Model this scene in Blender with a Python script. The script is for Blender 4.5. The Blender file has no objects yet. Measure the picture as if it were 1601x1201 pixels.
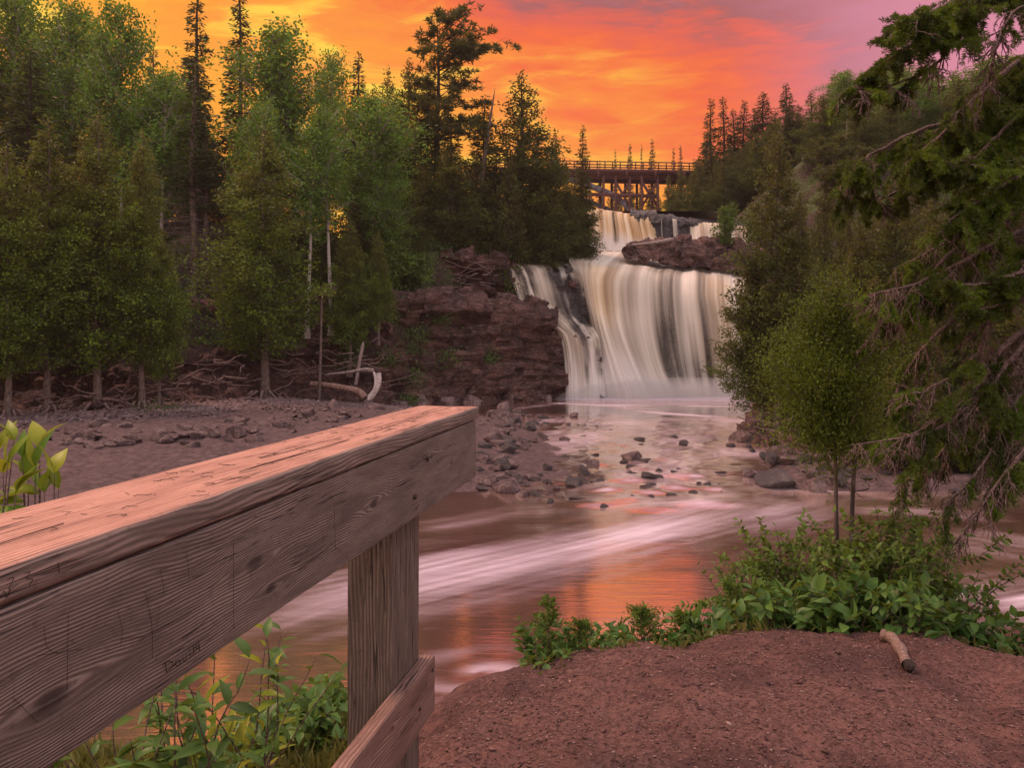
import bpy, bmesh, math, random
import numpy as np
from mathutils import Vector, Matrix
R = math.radians
random.seed(7)
rng = np.random.default_rng(11)
SC = bpy.context.scene
COL = SC.collection
F_PX = 1250.0; EYE = 3.7; HOR = 530.0; CX = 800.5

# ------------------------------------------------------------------ camera
cam = bpy.data.cameras.new('camera'); co = bpy.data.objects.new('camera', cam); COL.objects.link(co)
co.location = (0, 0, EYE); co.rotation_euler = (R(90), 0, 0)
cam.sensor_width = 36; cam.lens = 36*F_PX/1601; cam.shift_y = -(600.5-HOR)/1601
cam.clip_start = 0.05; cam.clip_end = 2000
SC.camera = co

# ------------------------------------------------------------------ sky, sun, exposure
SUN_EL, SUN_AZ = R(60), R(-62)      # added soft sun lamp, high on the left, to give the trees shape
world = bpy.data.worlds.new('World'); SC.world = world; world.use_nodes = True
wt = world.node_tree; wt.nodes.clear()

def node(t, typ, ins=None, **props):
    n = t.nodes.new(typ)
    for k, v in props.items(): setattr(n, k, v)
    for k, v in (ins or {}).items():
        s = n.inputs[k]
        if isinstance(v, bpy.types.NodeSocket): t.links.new(v, s)
        elif v is not None: s.default_value = v
    return n
def mth(t, op, a, b=None, c=None, clamp=False):
    n = node(t, 'ShaderNodeMath', {0: a}, operation=op, use_clamp=clamp)
    for i, v in ((1, b), (2, c)):
        if v is None: continue
        if isinstance(v, bpy.types.NodeSocket): t.links.new(v, n.inputs[i])
        else: n.inputs[i].default_value = v
    return n.outputs[0]
def mixc(t, f, a, b, mode='MIX'):
    n = node(t, 'ShaderNodeMix', data_type='RGBA', blend_type=mode)
    for i, v in ((0, f), (6, a), (7, b)):
        if isinstance(v, bpy.types.NodeSocket): t.links.new(v, n.inputs[i])
        else: n.inputs[i].default_value = v if i == 0 or len(v) == 4 else (*v, 1)
    return n.outputs[2]
def ramp(t, f, stops, interp='LINEAR'):
    n = node(t, 'ShaderNodeValToRGB', {0: f}); cr = n.color_ramp; cr.interpolation = interp
    while len(cr.elements) < len(stops): cr.elements.new(0.5)
    for e, (p, c) in zip(cr.elements, stops):
        e.position = p; e.color = (*c, 1) if len(c) == 3 else c
    return n.outputs[0]
def smap(t, v, a, b, lo=0.0, hi=1.0, interp='SMOOTHSTEP'):
    n = node(t, 'ShaderNodeMapRange', {0: v, 1: a, 2: b, 3: lo, 4: hi}, interpolation_type=interp)
    return n.outputs[0]
def s2l(r, g, b):
    return tuple((c/255/12.92 if c/255 <= .04045 else ((c/255+.055)/1.055)**2.4) for c in (r, g, b))

def nz0(t, v, s, sc3, rot):
    mp = node(t, 'ShaderNodeMapping', {'Vector': v, 'Rotation': (0, R(rot), 0), 'Scale': sc3}).outputs[0]
    return node(t, 'ShaderNodeTexNoise', {'Vector': mp, 'Scale': s, 'Detail': 6.0, 'Roughness': .6, 'Distortion': .7}).outputs[0]
def build_world():
    t = wt
    tc = node(t, 'ShaderNodeTexCoord').outputs['Generated']
    sep = node(t, 'ShaderNodeSeparateXYZ', {0: tc}); X, Y, Z = sep.outputs
    # stretched cloud noise
    mp = node(t, 'ShaderNodeMapping', {'Vector': tc, 'Rotation': (0, R(-14), 0), 'Scale': (2.2, 2.2, 9.0)}).outputs[0]
    n1 = node(t, 'ShaderNodeTexNoise', {'Vector': mp, 'Scale': 1.5, 'Detail': 7.0, 'Roughness': .55, 'Distortion': .6}).outputs[0]
    mp2 = node(t, 'ShaderNodeMapping', {'Vector': tc, 'Rotation': (0, R(10), 0), 'Scale': (3, 3, 14)}).outputs[0]
    n2 = node(t, 'ShaderNodeTexNoise', {'Vector': mp2, 'Scale': 2.3, 'Detail': 6.0, 'Roughness': .55, 'Distortion': .8}).outputs[0]
    tt = mth(t, 'MULTIPLY_ADD', X, .36, Z)
    tt = mth(t, 'ADD', tt, mth(t, 'MULTIPLY_ADD', n1, .24, -.14))
    tt = mth(t, 'ADD', tt, mth(t, 'MULTIPLY_ADD', nz0(t, tc, 5.0, (2, 2, 11), 9), .17, -.085))
    col = ramp(t, tt, [(0.0, s2l(255, 158, 30)), (.17, s2l(255, 168, 46)), (.26, s2l(252, 146, 54)), (.33, s2l(245, 108, 56)),
                       (.385, s2l(226, 98, 78)), (.43, s2l(168, 98, 100)), (.55, s2l(196, 128, 146)), (1.0, s2l(205, 175, 190))])
    # yellow streaks, more to the left
    ys = smap(t, n2, .48, .64)
    ys = mth(t, 'MULTIPLY', ys, smap(t, tt, .36, .22))
    ys = mth(t, 'MULTIPLY', ys, smap(t, X, .3, -.1, .3, 1.0))
    col = mixc(t, ys, col, s2l(255, 212, 70))
    # deeper orange-red mottling in the middle band
    rs = mth(t, 'MULTIPLY', smap(t, n2, .46, .30, 0, .6), smap(t, X, -.05, .2))
    col = mixc(t, mth(t, 'MULTIPLY', rs, smap(t, tt, .48, .4)), col, s2l(250, 100, 62))
    # lighter rose to the far right
    pk = mth(t, 'MULTIPLY', smap(t, X, .22, .5), smap(t, Z, .14, .26))
    col = mixc(t, pk, col, s2l(218, 138, 160))
    # overhead and behind the camera: unseen cloud deck added to light the ground
    up = smap(t, Z, .42, .85)
    back = smap(t, Y, .35, -.35)
    k = mth(t, 'MAXIMUM', up, mth(t, 'MULTIPLY', back, smap(t, Z, -.05, .45)))
    deck = mixc(t, smap(t, n1, .35, .65), (1.05, .90, .97), (1.75, 1.54, 1.62))
    col = mixc(t, k, col, deck)
    low = smap(t, Z, 0.0, -.05)
    col = mixc(t, low, col, (.06, .03, .03))
    col = mixc(t, 1.0, col, (.90, .90, .90), 'MULTIPLY')
    sky = node(t, 'ShaderNodeTexSky', sky_type='NISHITA', sun_disc=False, sun_elevation=SUN_EL*0+R(4), sun_rotation=SUN_AZ)
    b1 = node(t, 'ShaderNodeBackground', {'Color': col, 'Strength': 1.0}).outputs[0]
    b2 = node(t, 'ShaderNodeBackground', {'Color': sky.outputs[0], 'Strength': .05}).outputs[0]
    ad = node(t, 'ShaderNodeMixShader', {0: .06, 1: b1, 2: b2}).outputs[0]
    node(t, 'ShaderNodeOutputWorld', {0: ad})
build_world()
sun = bpy.data.lights.new('sun', 'SUN'); sun.energy = 2.3; sun.angle = R(16); sun.color = (1.0, .55, .38)
so = bpy.data.objects.new('sun', sun); COL.objects.link(so)
sd = Vector((math.sin(SUN_AZ)*math.cos(SUN_EL), math.cos(SUN_AZ)*math.cos(SUN_EL), math.sin(SUN_EL)))
so.rotation_euler = (-sd).to_track_quat('-Z', 'Y').to_euler()
vs = SC.view_settings; vs.view_transform = 'Standard'; vs.look = 'None'; vs.gamma = 1; vs.use_curve_mapping = False; vs.exposure = 0.27
SC.cycles.max_bounces = 6; SC.cycles.diffuse_bounces = 2; SC.cycles.glossy_bounces = 3; SC.cycles.transparent_max_bounces = 12
SC.cycles.transmission_bounces = 3; SC.cycles.use_denoising = True; SC.cycles.sample_clamp_indirect = 6
SC.cycles.use_adaptive_sampling = True; SC.cycles.adaptive_threshold = .02

# ------------------------------------------------------------------ helpers
def W(px, py, D):
    """world point seen at photo pixel (px, py) at forward distance D"""
    return np.array([(px-CX)/F_PX*D, D, EYE+(HOR-py)/F_PX*D])
def PX(x, D): return CX + x/D*F_PX

def _h(ix, iy, iz, s):
    h = (ix.astype(np.int64)*374761393 + iy.astype(np.int64)*668265263 + iz.astype(np.int64)*1274126177 + s*974634777) & 0xffffffff
    h = ((h ^ (h >> 13))*1274126177) & 0xffffffff
    h = ((h ^ (h >> 16))*668265263) & 0xffffffff
    return ((h ^ (h >> 15)) & 0xffff)/32767.5-1
def noise3(x, y, z=0.0, s=0):
    x, y, z = np.broadcast_arrays(np.asarray(x, float), np.asarray(y, float), np.asarray(z, float))
    ix, iy, iz = np.floor(x), np.floor(y), np.floor(z)
    fx, fy, fz = x-ix, y-iy, z-iz
    ux, uy, uz = fx*fx*(3-2*fx), fy*fy*(3-2*fy), fz*fz*(3-2*fz)
    r = 0
    for dx in (0, 1):
        for dy in (0, 1):
            for dz in (0, 1):
                r = r + _h(ix+dx, iy+dy, iz+dz, s)*(ux if dx else 1-ux)*(uy if dy else 1-uy)*(uz if dz else 1-uz)
    return r
def fbm(x, y, z=0.0, o=4, s=0, g=.5):
    r = 0; a = 1; f = 1
    for i in range(o):
        r = r + a*noise3(np.asarray(x)*f, np.asarray(y)*f, np.asarray(z)*f, s+i*17); a *= g; f *= 2.03
    return r
def cell3(x, y, z, s=0):
    """blocky cell id value and edge distance-ish: jittered grid"""
    return _h(np.floor(x), np.floor(y), np.floor(z), s)
def sst(a, b, v):
    t = np.clip((np.asarray(v, float)-a)/(b-a), 0, 1); return t*t*(3-2*t)

def mesh(name, V, Fc, m=None, smooth=False, tint=None, attrs=None):
    V = np.asarray(V, dtype=np.float32); me = bpy.data.meshes.new(name)
    fl = Fc if isinstance(Fc, list) else [Fc]
    fl = [np.asarray(f, dtype=np.int32) for f in fl if len(f)]
    me.vertices.add(len(V)); me.vertices.foreach_set('co', V.ravel())
    nl = sum(f.size for f in fl); npz = sum(len(f) for f in fl)
    me.loops.add(nl); me.polygons.add(npz)
    me.loops.foreach_set('vertex_index', np.concatenate([f.ravel() for f in fl]))
    tot = np.concatenate([np.full(len(f), f.shape[1], dtype=np.int32) for f in fl])
    st = np.concatenate([[0], np.cumsum(tot)[:-1]]).astype(np.int32)
    me.polygons.foreach_set('loop_start', st); me.polygons.foreach_set('loop_total', tot)
    if smooth: me.polygons.foreach_set('use_smooth', np.ones(npz, dtype=bool))
    me.update(calc_edges=True)
    if tint is not None: attrs = dict(attrs or {}, tint=tint)
    for k, a in (attrs or {}).items():
        at = me.attributes.new(k, 'FLOAT', 'POINT'); at.data.foreach_set('value', np.asarray(a, dtype=np.float32))
    if m: me.materials.append(m)
    me.validate(verbose=False)
    return me
def obj(name, me, parent=None, loc=None):
    o = bpy.data.objects.new(name, me); COL.objects.link(o)
    if parent: o.parent = parent
    if loc is not None: o.location = loc
    return o
def tag(o, label=None, cat=None, group=None, kind=None):
    for k, v in (('label', label), ('category', cat), ('group', group), ('kind', kind)):
        if v: o[k] = v
    return o
def empty(name, loc=(0, 0, 0), rz=0.0, sc=None):
    o = bpy.data.objects.new(name, None); COL.objects.link(o); o.location = loc; o.rotation_euler = (0, 0, rz)
    o.empty_display_size = .2
    if sc is not None: o.scale = sc
    return o
def kids(o): return [c for c in bpy.data.objects if c.parent == o]
PROTO = {}
def dup(key, loc, rz, sc, label, group=None, rx=0.0, ry=0.0):
    """first use places the prototype itself, later uses copy it and its parts"""
    P = PROTO[key]
    if P['used']:
        r = P['root'].copy(); COL.objects.link(r)
        for ch in P['kids']:
            c = ch.copy(); COL.objects.link(c); c.parent = r
    else: r = P['root']; P['used'] = True
    r.location = loc; r.rotation_euler = (rx, ry, rz); r.scale = sc if hasattr(sc, '__len__') else (sc, sc, sc)
    r['label'] = label
    if group: r['group'] = group
    elif 'group' in r: del r['group']
    return r
def proto(key, root, ks): PROTO[key] = dict(root=root, kids=ks, used=False)

class Acc:
    """collects tubes / faces into one mesh"""
    def __init__(s): s.V = []; s.Q = []; s.T = []; s.n = 0; s.A = []
    def add(s, V, Q=None, T=None, a=0.0):
        V = np.asarray(V, float)
        if Q is not None and len(Q): s.Q.append(np.asarray(Q)+s.n)
        if T is not None and len(T): s.T.append(np.asarray(T)+s.n)
        s.V.append(V); s.n += len(V); s.A.append(np.full(len(V), a) if np.isscalar(a) else np.asarray(a))
    def tube(s, P, r, k=6, a=0.0, cap=True, flare=None):
        P = np.asarray(P, float); n = len(P); r = np.broadcast_to(np.asarray(r, float), (n,)).copy()
        if cap: r[-1] = max(r[-1]*.3, 1e-4)
        T = np.gradient(P, axis=0); T /= np.linalg.norm(T, axis=1, keepdims=True)+1e-9
        u = np.cross(T, [0, 0, 1.0]); bad = np.linalg.norm(u, axis=1) < .15
        u[bad] = np.cross(T[bad], [0, 1.0, 0]) if bad.any() else u[bad]
        if bad.any() and not bad.all():
            ref = u[0]
            for i in range(n):
                v = ref - T[i]*np.dot(ref, T[i]); nv = np.linalg.norm(v)
                if nv > 1e-6: ref = v/nv
                u[i] = ref
        u /= np.linalg.norm(u, axis=1, keepdims=True)+1e-9
        w = np.cross(T, u)
        th = np.linspace(0, 2*np.pi, k, endpoint=False)
        V = P[:, None, :] + r[:, None, None]*(np.cos(th)[None, :, None]*u[:, None, :]+np.sin(th)[None, :, None]*w[:, None, :])
        i = np.arange(n-1)[:, None]*k; j = np.arange(k)[None, :]; j2 = (j+1) % k
        Q = np.stack([i+j, i+j2, i+k+j2, i+k+j], -1).reshape(-1, 4)
        s.add(V.reshape(-1, 3), Q, a=a)
    def mesh(s, name, m, smooth=True):
        fl = []
        if s.Q: fl.append(np.concatenate(s.Q))
        if s.T: fl.append(np.concatenate(s.T))
        return mesh(name, np.concatenate(s.V), fl, m, smooth, tint=np.concatenate(s.A))
def unit(v): v = np.asarray(v, float); return v/(np.linalg.norm(v, axis=-1, keepdims=True)+1e-9)
def crv(pts, n=12):
    """Catmull-Rom through points"""
    P = np.asarray(pts, float); P = np.vstack([2*P[0]-P[1], P, 2*P[-1]-P[-2]]); m = len(P)-3
    t = np.linspace(0, m-1e-6, n); i = t.astype(int); f = (t-i)[:, None]
    a, b, c, d = P[i], P[i+1], P[i+2], P[i+3]
    return .5*(2*b+(c-a)*f+(2*a-5*b+4*c-d)*f*f+(3*b-3*c+d-a)*f**3)
def loft(rows, nu, nv):
    """rows of control points (same count) -> smooth grid nv x nu of world points"""
    A = np.array([[W(*p) for p in r] for r in rows])           # rows x cols x 3
    A = np.array([crv(r, nu) for r in A])
    B = np.stack([crv(A[:, j], nv) for j in range(nu)], 1)
    return B
def gridq(nv, nu):
    i = np.arange(nv-1)[:, None]*nu; j = np.arange(nu-1)[None, :]
    return np.stack([i+j, i+j+1, i+nu+j+1, i+nu+j], -1).reshape(-1, 4)
def box(acc, c, s, rz=0.0, a=0.0):
    x, y, z = s[0]/2, s[1]/2, s[2]/2
    V = np.array([[sx*x, sy*y, sz*z] for sx in (-1, 1) for sy in (-1, 1) for sz in (-1, 1)])
    cs, sn = math.cos(rz), math.sin(rz); V = np.c_[V[:, 0]*cs-V[:, 1]*sn, V[:, 0]*sn+V[:, 1]*cs, V[:, 2]]+np.asarray(c)
    acc.add(V, [[0, 1, 3, 2], [4, 6, 7, 5], [0, 4, 5, 1], [2, 3, 7, 6], [0, 2, 6, 4], [1, 5, 7, 3]], a=a)
def bar(acc, p, q, w, h, a=0.0):
    """rectangular bar between two points, h measured upward"""
    p, q = np.asarray(p, float), np.asarray(q, float); d = unit(q-p); up = np.array([0, 0, 1.0])
    if abs(d[2]) > .95: up = np.array([0, 1.0, 0])
    sdv = unit(np.cross(d, up)); up = np.cross(sdv, d)
    V = [p+sx*sdv*w/2+sz*up*h/2 for sx in (-1, 1) for sz in (-1, 1)]+[q+sx*sdv*w/2+sz*up*h/2 for sx in (-1, 1) for sz in (-1, 1)]
    acc.add(V, [[0, 1, 3, 2], [4, 6, 7, 5], [0, 4, 5, 1], [2, 3, 7, 6], [0, 2, 6, 4], [1, 5, 7, 3]], a=a)

# ------------------------------------------------------------------ materials
def newmat(name):
    m = bpy.data.materials.new(name); m.use_nodes = True; t = m.node_tree; t.nodes.clear(); return m, t
def finish(t, col, rough=.8, bump=None, bs=.5, bd=.02, spec=.3, **kw):
    p = node(t, 'ShaderNodeBsdfPrincipled', {'Roughness': rough, 'Specular IOR Level': spec})
    if isinstance(col, bpy.types.NodeSocket): t.links.new(col, p.inputs['Base Color'])
    else: p.inputs['Base Color'].default_value = (*col, 1)
    if bump is not None:
        b = node(t, 'ShaderNodeBump', {'Height': bump, 'Strength': bs, 'Distance': bd}); t.links.new(b.outputs[0], p.inputs['Normal'])
    for k, v in kw.items(): p.inputs[k].default_value = v
    node(t, 'ShaderNodeOutputMaterial', {0: p.outputs[0]}); return p
def nz(t, v, sc, det=4.0, ro=.55, dist=0.0, scale3=None):
    if scale3: v = node(t, 'ShaderNodeMapping', {'Vector': v, 'Scale': scale3}).outputs[0]
    return node(t, 'ShaderNodeTexNoise', {'Vector': v, 'Scale': sc, 'Detail': det, 'Roughness': ro, 'Distortion': dist}).outputs[0]
def vor(t, v, sc, feat='F1', rnd=1.0, scale3=None, out=0):
    if scale3: v = node(t, 'ShaderNodeMapping', {'Vector': v, 'Scale': scale3}).outputs[0]
    return node(t, 'ShaderNodeTexVoronoi', {'Vector': v, 'Scale': sc, 'Randomness': rnd}, feature=feat).outputs[out]
def m_leaf(name, a, b, tr=.35, rough=.55, vary=.22, tcol=None):
    m, t = newmat(name)
    at = node(t, 'ShaderNodeAttribute', attribute_name='tint').outputs['Fac']
    rnd = node(t, 'ShaderNodeObjectInfo').outputs['Random']
    c = mixc(t, at, a, b)
    c = mixc(t, node(t, 'ShaderNodeAttribute', attribute_name='cones').outputs['Fac'], c, (.15, .095, .030))
    c = mixc(t, mth(t, 'MULTIPLY', rnd, vary), c, tuple(x*.55+y for x, y in zip(a, (.012, .004, 0))))
    p = node(t, 'ShaderNodeBsdfPrincipled', {'Base Color': c, 'Roughness': rough, 'Specular IOR Level': .25}).outputs[0]
    tc = mixc(t, .5, c, tcol or (.20, .22, .02))
    tl = node(t, 'ShaderNodeBsdfTranslucent', {'Color': tc}).outputs[0]
    mx = node(t, 'ShaderNodeMixShader', {0: tr, 1: p, 2: tl}).outputs[0]
    node(t, 'ShaderNodeOutputMaterial', {0: mx}); return m
def m_bark(name, a, b, sc=(14, 14, 2.5), birch=False):
    m, t = newmat(name); tc = node(t, 'ShaderNodeTexCoord').outputs['Object']
    n = nz(t, tc, 2.0, 5, .6, scale3=sc); c = mixc(t, smap(t, n, .3, .7), a, b)
    if birch:
        k = nz(t, tc, 3.0, 3, .6, scale3=(3, 3, 9)); c = mixc(t, smap(t, k, .58, .64), c, (.03, .025, .02))
    finish(t, c, .9, n, .8, .02); return m
def m_rock(name, cols, sc=1.0, wet=0.0, layers=False, grey=.5, crack=1.0):
    m, t = newmat(name); tc = node(t, 'ShaderNodeTexCoord').outputs['Object']
    n1 = nz(t, tc, .9*sc, 6, .6); n2 = nz(t, tc, 7*sc, 6, .65); n3 = nz(t, tc, 30*sc, 4, .6)
    c = ramp(t, n1, [(.3, cols[0]), (.5, cols[1]), (.7, cols[2])])
    c = mixc(t, smap(t, n2, .35, .7), mixc(t, .55, c, (.02, .013, .012)), c)
    li = mth(t, 'MULTIPLY', smap(t, nz(t, tc, 2.3*sc, 5, .7), .56, .68), grey)
    c = mixc(t, li, c, cols[3])
    v = vor(t, tc, 2.2*sc, 'DISTANCE_TO_EDGE', scale3=(1, 1, 2.4 if layers else 1.3))
    cr = smap(t, mth(t, 'ADD', v, mth(t, 'MULTIPLY', n2, .05)), .02, .07)
    cr = mth(t, 'SUBTRACT', 1.0, mth(t, 'MULTIPLY', mth(t, 'SUBTRACT', 1.0, cr), crack))
    c = mixc(t, cr, (.014, .009, .008), c)
    h = mth(t, 'ADD', mth(t, 'MULTIPLY', n2, .7), mth(t, 'MULTIPLY', n3, .25)); h = mth(t, 'MULTIPLY_ADD', cr, .5, h)
    if layers:
        w = nz(t, tc, 1.0, 5, .6, scale3=(.7, .7, 9)); h = mth(t, 'MULTIPLY_ADD', w, .9, h)
        c = mixc(t, smap(t, w, .38, .50), mixc(t, .5, c, (.015, .01, .01)), c)
    finish(t, c, .85-wet*.5, h, .9, .12/sc, .3+wet*.4); return m

M_CEDAR = m_leaf('cedar_foliage', (.012, .030, .005), (.20, .31, .028), .36)
M_CEDARD = m_leaf('dark_cedar_foliage', (.010, .020, .004), (.115, .155, .024), .33)
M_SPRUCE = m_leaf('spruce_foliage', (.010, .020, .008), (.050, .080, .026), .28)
M_BIRCH = m_leaf('birch_foliage', (.032, .090, .010), (.20, .40, .045), .42, vary=.2)
M_PINE = m_leaf('pine_foliage', (.035, .045, .016), (.09, .095, .03), .3)
M_SHRUB = m_leaf('shrub_foliage', (.030, .065, .010), (.15, .26, .04), .35, vary=.15)
M_LEAFY = m_leaf('broad_leaf', (.035, .09, .018), (.12, .24, .05), .35, .4, vary=.15)
M_YOUNG = m_leaf('young_leaf', (.10, .22, .02), (.36, .38, .03), .4, .4, vary=.1)
M_NEEDLE = m_leaf('spruce_needles', (.022, .038, .008), (.13, .22, .018), .3, .5, vary=.0)
M_GRASS = m_leaf('grass_blades', (.07, .085, .02), (.22, .20, .06), .35, .6, vary=.1)
M_UNDER = m_leaf('undergrowth_leaf', (.035, .075, .015), (.10, .19, .04), .35, .6, vary=.1)
M_BARK = m_bark('grey_brown_bark', (.055, .038, .032), (.20, .15, .13))
M_DARKBARK = m_bark('dark_bark', (.02, .014, .012), (.085, .06, .052))
M_BIRCHBARK = m_bark('birch_bark', (.36, .31, .28), (.58, .52, .48), birch=True)
M_ROOT = m_bark('root_wood', (.07, .045, .04), (.24, .165, .15))
M_DRIFT = m_bark('driftwood', (.13, .09, .08), (.34, .27, .25), (5, 5, 5))
M_TWIG = m_bark('dead_twig', (.055, .034, .03), (.24, .165, .145), (40, 40, 40))
RC = [(.034, .018, .016), (.125, .062, .050), (.23, .118, .092), (.21, .155, .155)]
M_CLIFF = m_rock('cliff_basalt', RC, 1.0, 0.05, True)
M_ROCK = m_rock('river_rock', [(.10, .062, .058), (.20, .13, .125), (.30, .20, .18), (.27, .23, .24)], .7, .12, crack=.12)
M_WET = m_rock('wet_rock', [(.016, .013, .014), (.040, .030, .030), (.06, .045, .04), (.06, .052, .058)], .8, .75, True, .4)
M_WETROCK = m_rock('wet_river_rock', [(.025, .019, .02), (.06, .044, .044), (.11, .075, .066), (.10, .09, .10)], .7, .6, crack=.12)
# ------------------------------------------------------------------ land form functions
def F_left(x): return np.interp(x, [-60, -25, -20, -12.7, -6.6, 3.3, 6, 60], [20, 27, 30.5, 39.5, 44.5, 50.2, 51.5, 52])
def xe(y): return np.interp(y, [18, 19.5, 21, 24, 30, 38, 46, 51, 60], [9, 7.6, 7.0, 7.3, 8.9, 11.5, 14.6, 16.6, 17.6])
def beach(x, y):
    yb = np.interp(x, [-60, -8, -1, .8, 3], [11, 16, 19.2, 20.5, 24])
    xr = np.interp(y, [18, 24, 34, 38, 43, 46], [1.2, 1.9, 1.6, -.8, -5.5, -8])
    return np.minimum(y-yb, (xr-x)*.9)
def H(x, y):
    """height of the far land (river level 0)"""
    x = np.asarray(x, float); y = np.asarray(y, float)
    h = np.full(np.broadcast(x, y).shape, -.9)
    b = beach(x, y); h = np.maximum(h, np.clip(b*.085, -.9, .75)-.02)
    s = y-F_left(x)
    gen = .35+2.4*sst(2.4, 4.2, s)+.9*sst(5, 9, s)+.28*np.clip(s-3, 0, 34)+.6*fbm(x*.13, y*.13, 0, 3, 5)*sst(2, 8, s)
    clf = 6.0*sst(1.2, 1.8, s)+2.9*sst(4.6, 5.6, s)+.12*np.clip(s-6, 0, 60)+.5*sst(0, .8, s)
    wc = sst(-10.5, -7.5, x)
    hl = gen*(1-wc)+clf*wc
    hl = np.where(s > -.5, hl, -5)
    wl = 1-sst(.5, 3.5, x-np.interp(y, [50, 55, 57, 59.5, 62, 70, 200], [-5.5, -4.0, -3.0, .0, 3.4, 4.2, 4.5]))   # left land ends at the channel
    chan = np.interp(y, [55, 56, 60.5, 64.5, 66.5, 300], [-1, 7.6, 8.7, 9.0, 13.0, 13.5])
    hc = np.where(s > .8, chan, -5)
    h2 = np.where(s > -.5, hl*wl+hc*(1-wl), -5)
    h = np.maximum(h, h2)
    # right bank and right hill
    sr = np.minimum(x-xe(y), (y-19.2)*.8)
    hr = -.4+.45*sst(-.4, .6, sr)+1.1*sst(1.6, 4.0, sr)+.34*np.clip(sr-3, 0, 22)+.25*fbm(x*.3, y*.3, 0, 3, 9)
    hr = np.where((sr > -1.2) & (y > 18), hr, -5)
    up = y > 52
    xr2 = np.interp(y, [52, 62, 70, 90, 140, 200], [17, 17.8, 18, 19, 30, 60])
    hill = np.interp(y, [50, 56, 63, 66, 300], [6, 9, 11, 13, 13])+.85*np.clip(x-xr2, -3, 8)+.05*np.clip(x-xr2-8, 0, 80)
    hill = np.where(x > xr2-3, hill*sst(50, 57, y), -5)
    h = np.maximum(h, np.maximum(hr, hill))
    # river upstream of the bridge runs low between the hills
    return h
def near_h(x, y):
    x = np.asarray(x, float); y = np.asarray(y, float)
    c = np.interp(x, [-8, -1.6, -.9, -.5, 0, .7, 1.5, 2.5, 3.1, 8], [3.7, 3.9, 3.95, 3.9, 4.15, 4.5, 4.65, 4.75, 4.5, 4.2])
    z0 = np.interp(x, [-8, -1.4, -.5, -.2, .3, 1, 3, 8], [1.6, 1.72, 1.98, 2.10, 2.12, 2.08, 2.06, 2.1])
    d = y-c+.12*fbm(x*1.3, y*1.3, 0, 3, 31)
    z = z0+.06*fbm(x*.8, y*.8, 0, 4, 3)+.025*fbm(x*2.2, y*2.2, 0, 3, 33)-.5*sst(-.8, .5, d)*.35-.52*np.clip(d-.05, 0, 1.3)-1.25*np.clip(d-1.35, 0, 3)
    z += -.5*sst(0, 3, -y)*0
    return np.maximum(z, -.8)
def build_land():
    # ---- far terrain, one sheet that reaches far behind the trees
    xs = np.concatenate([np.linspace(-290, -62, 14), np.arange(-60, -16, .8), np.arange(-16, 26, .35), np.arange(26, 70, 1.0), np.linspace(72, 290, 14)])
    ys = np.concatenate([np.arange(6.6, 20, .6), np.arange(20, 70, .35), np.arange(70, 130, 1.5), np.linspace(132, 285, 12)])
    X, Y = np.meshgrid(xs, ys); Z = H(X, Y)
    Z += (.10*fbm(X*.9, Y*.9, 0, 4, 21)+.04*fbm(X*3.5, Y*3.5, 0, 3, 22))*sst(-.2, .5, Z)
    me = mesh('terrain', np.c_[X.ravel(), Y.ravel(), Z.ravel()], gridq(*X.shape), m_ground(), True)
    tag(obj('terrain', me), 'reddish forest floor and gravel beach sloping up from the river', kind='structure')
    # ---- near bank
    xs = np.concatenate([np.linspace(-60, -7, 20), np.arange(-6.5, -2.2, .1), np.arange(-2.2, 4.6, .028), np.arange(4.6, 9, .12), np.linspace(9.5, 60, 20)])
    ys = np.concatenate([np.linspace(-40, -1, 16), np.arange(-.5, 2.2, .1), np.arange(2.2, 5.3, .028), np.arange(5.3, 8, .1)])
    X, Y = np.meshgrid(xs, ys); Z = near_h(X, Y)
    n = fbm(X*9, Y*9, 0, 3, 41); Z += .010*n+.008*np.abs(fbm(X*26, Y*26, 0, 2, 43))+.03*fbm(X*2.6, Y*2.6, 0, 2, 44)
    me = mesh('near_bank', np.c_[X.ravel(), Y.ravel(), Z.ravel()], gridq(*X.shape), m_soil(), True)
    tag(obj('near_bank_ground', me), 'red brown dirt and wood chip bank in front of the river', kind='structure')
def m_ground():
    m, t = newmat('forest_floor_and_beach'); tc = node(t, 'ShaderNodeTexCoord').outputs['Object']
    n1 = nz(t, tc, .5, 5, .6); n2 = nz(t, tc, 5, 6, .65); n3 = nz(t, tc, 22, 4, .6)
    grav = ramp(t, n2, [(.3, (.032, .020, .020)), (.55, (.085, .053, .053)), (.75, (.15, .10, .098))])
    soil = ramp(t, n2, [(.3, (.014, .009, .007)), (.5, (.045, .026, .022)), (.72, (.085, .050, .042))])
    z = node(t, 'ShaderNodeSeparateXYZ', {0: tc}).outputs[2]
    c = mixc(t, smap(t, z, .75, 1.1), grav, soil)
    nrm = node(t, 'ShaderNodeNewGeometry').outputs['Normal']; nzz = node(t, 'ShaderNodeSeparateXYZ', {0: nrm}).outputs[2]
    mz = node(t, 'ShaderNodeSeparateXYZ', {0: tc})
    g = mth(t, 'MULTIPLY', smap(t, n1, .42, .62), smap(t, z, 3.4, 5.5))
    green = mixc(t, n3, (.02, .04, .008), (.07, .11, .02))
    c = mixc(t, mth(t, 'MULTIPLY', g, .8), c, green)
    h = mth(t, 'MULTIPLY_ADD', n3, .4, n2)
    finish(t, c, .9, h, .8, .08); return m
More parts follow.
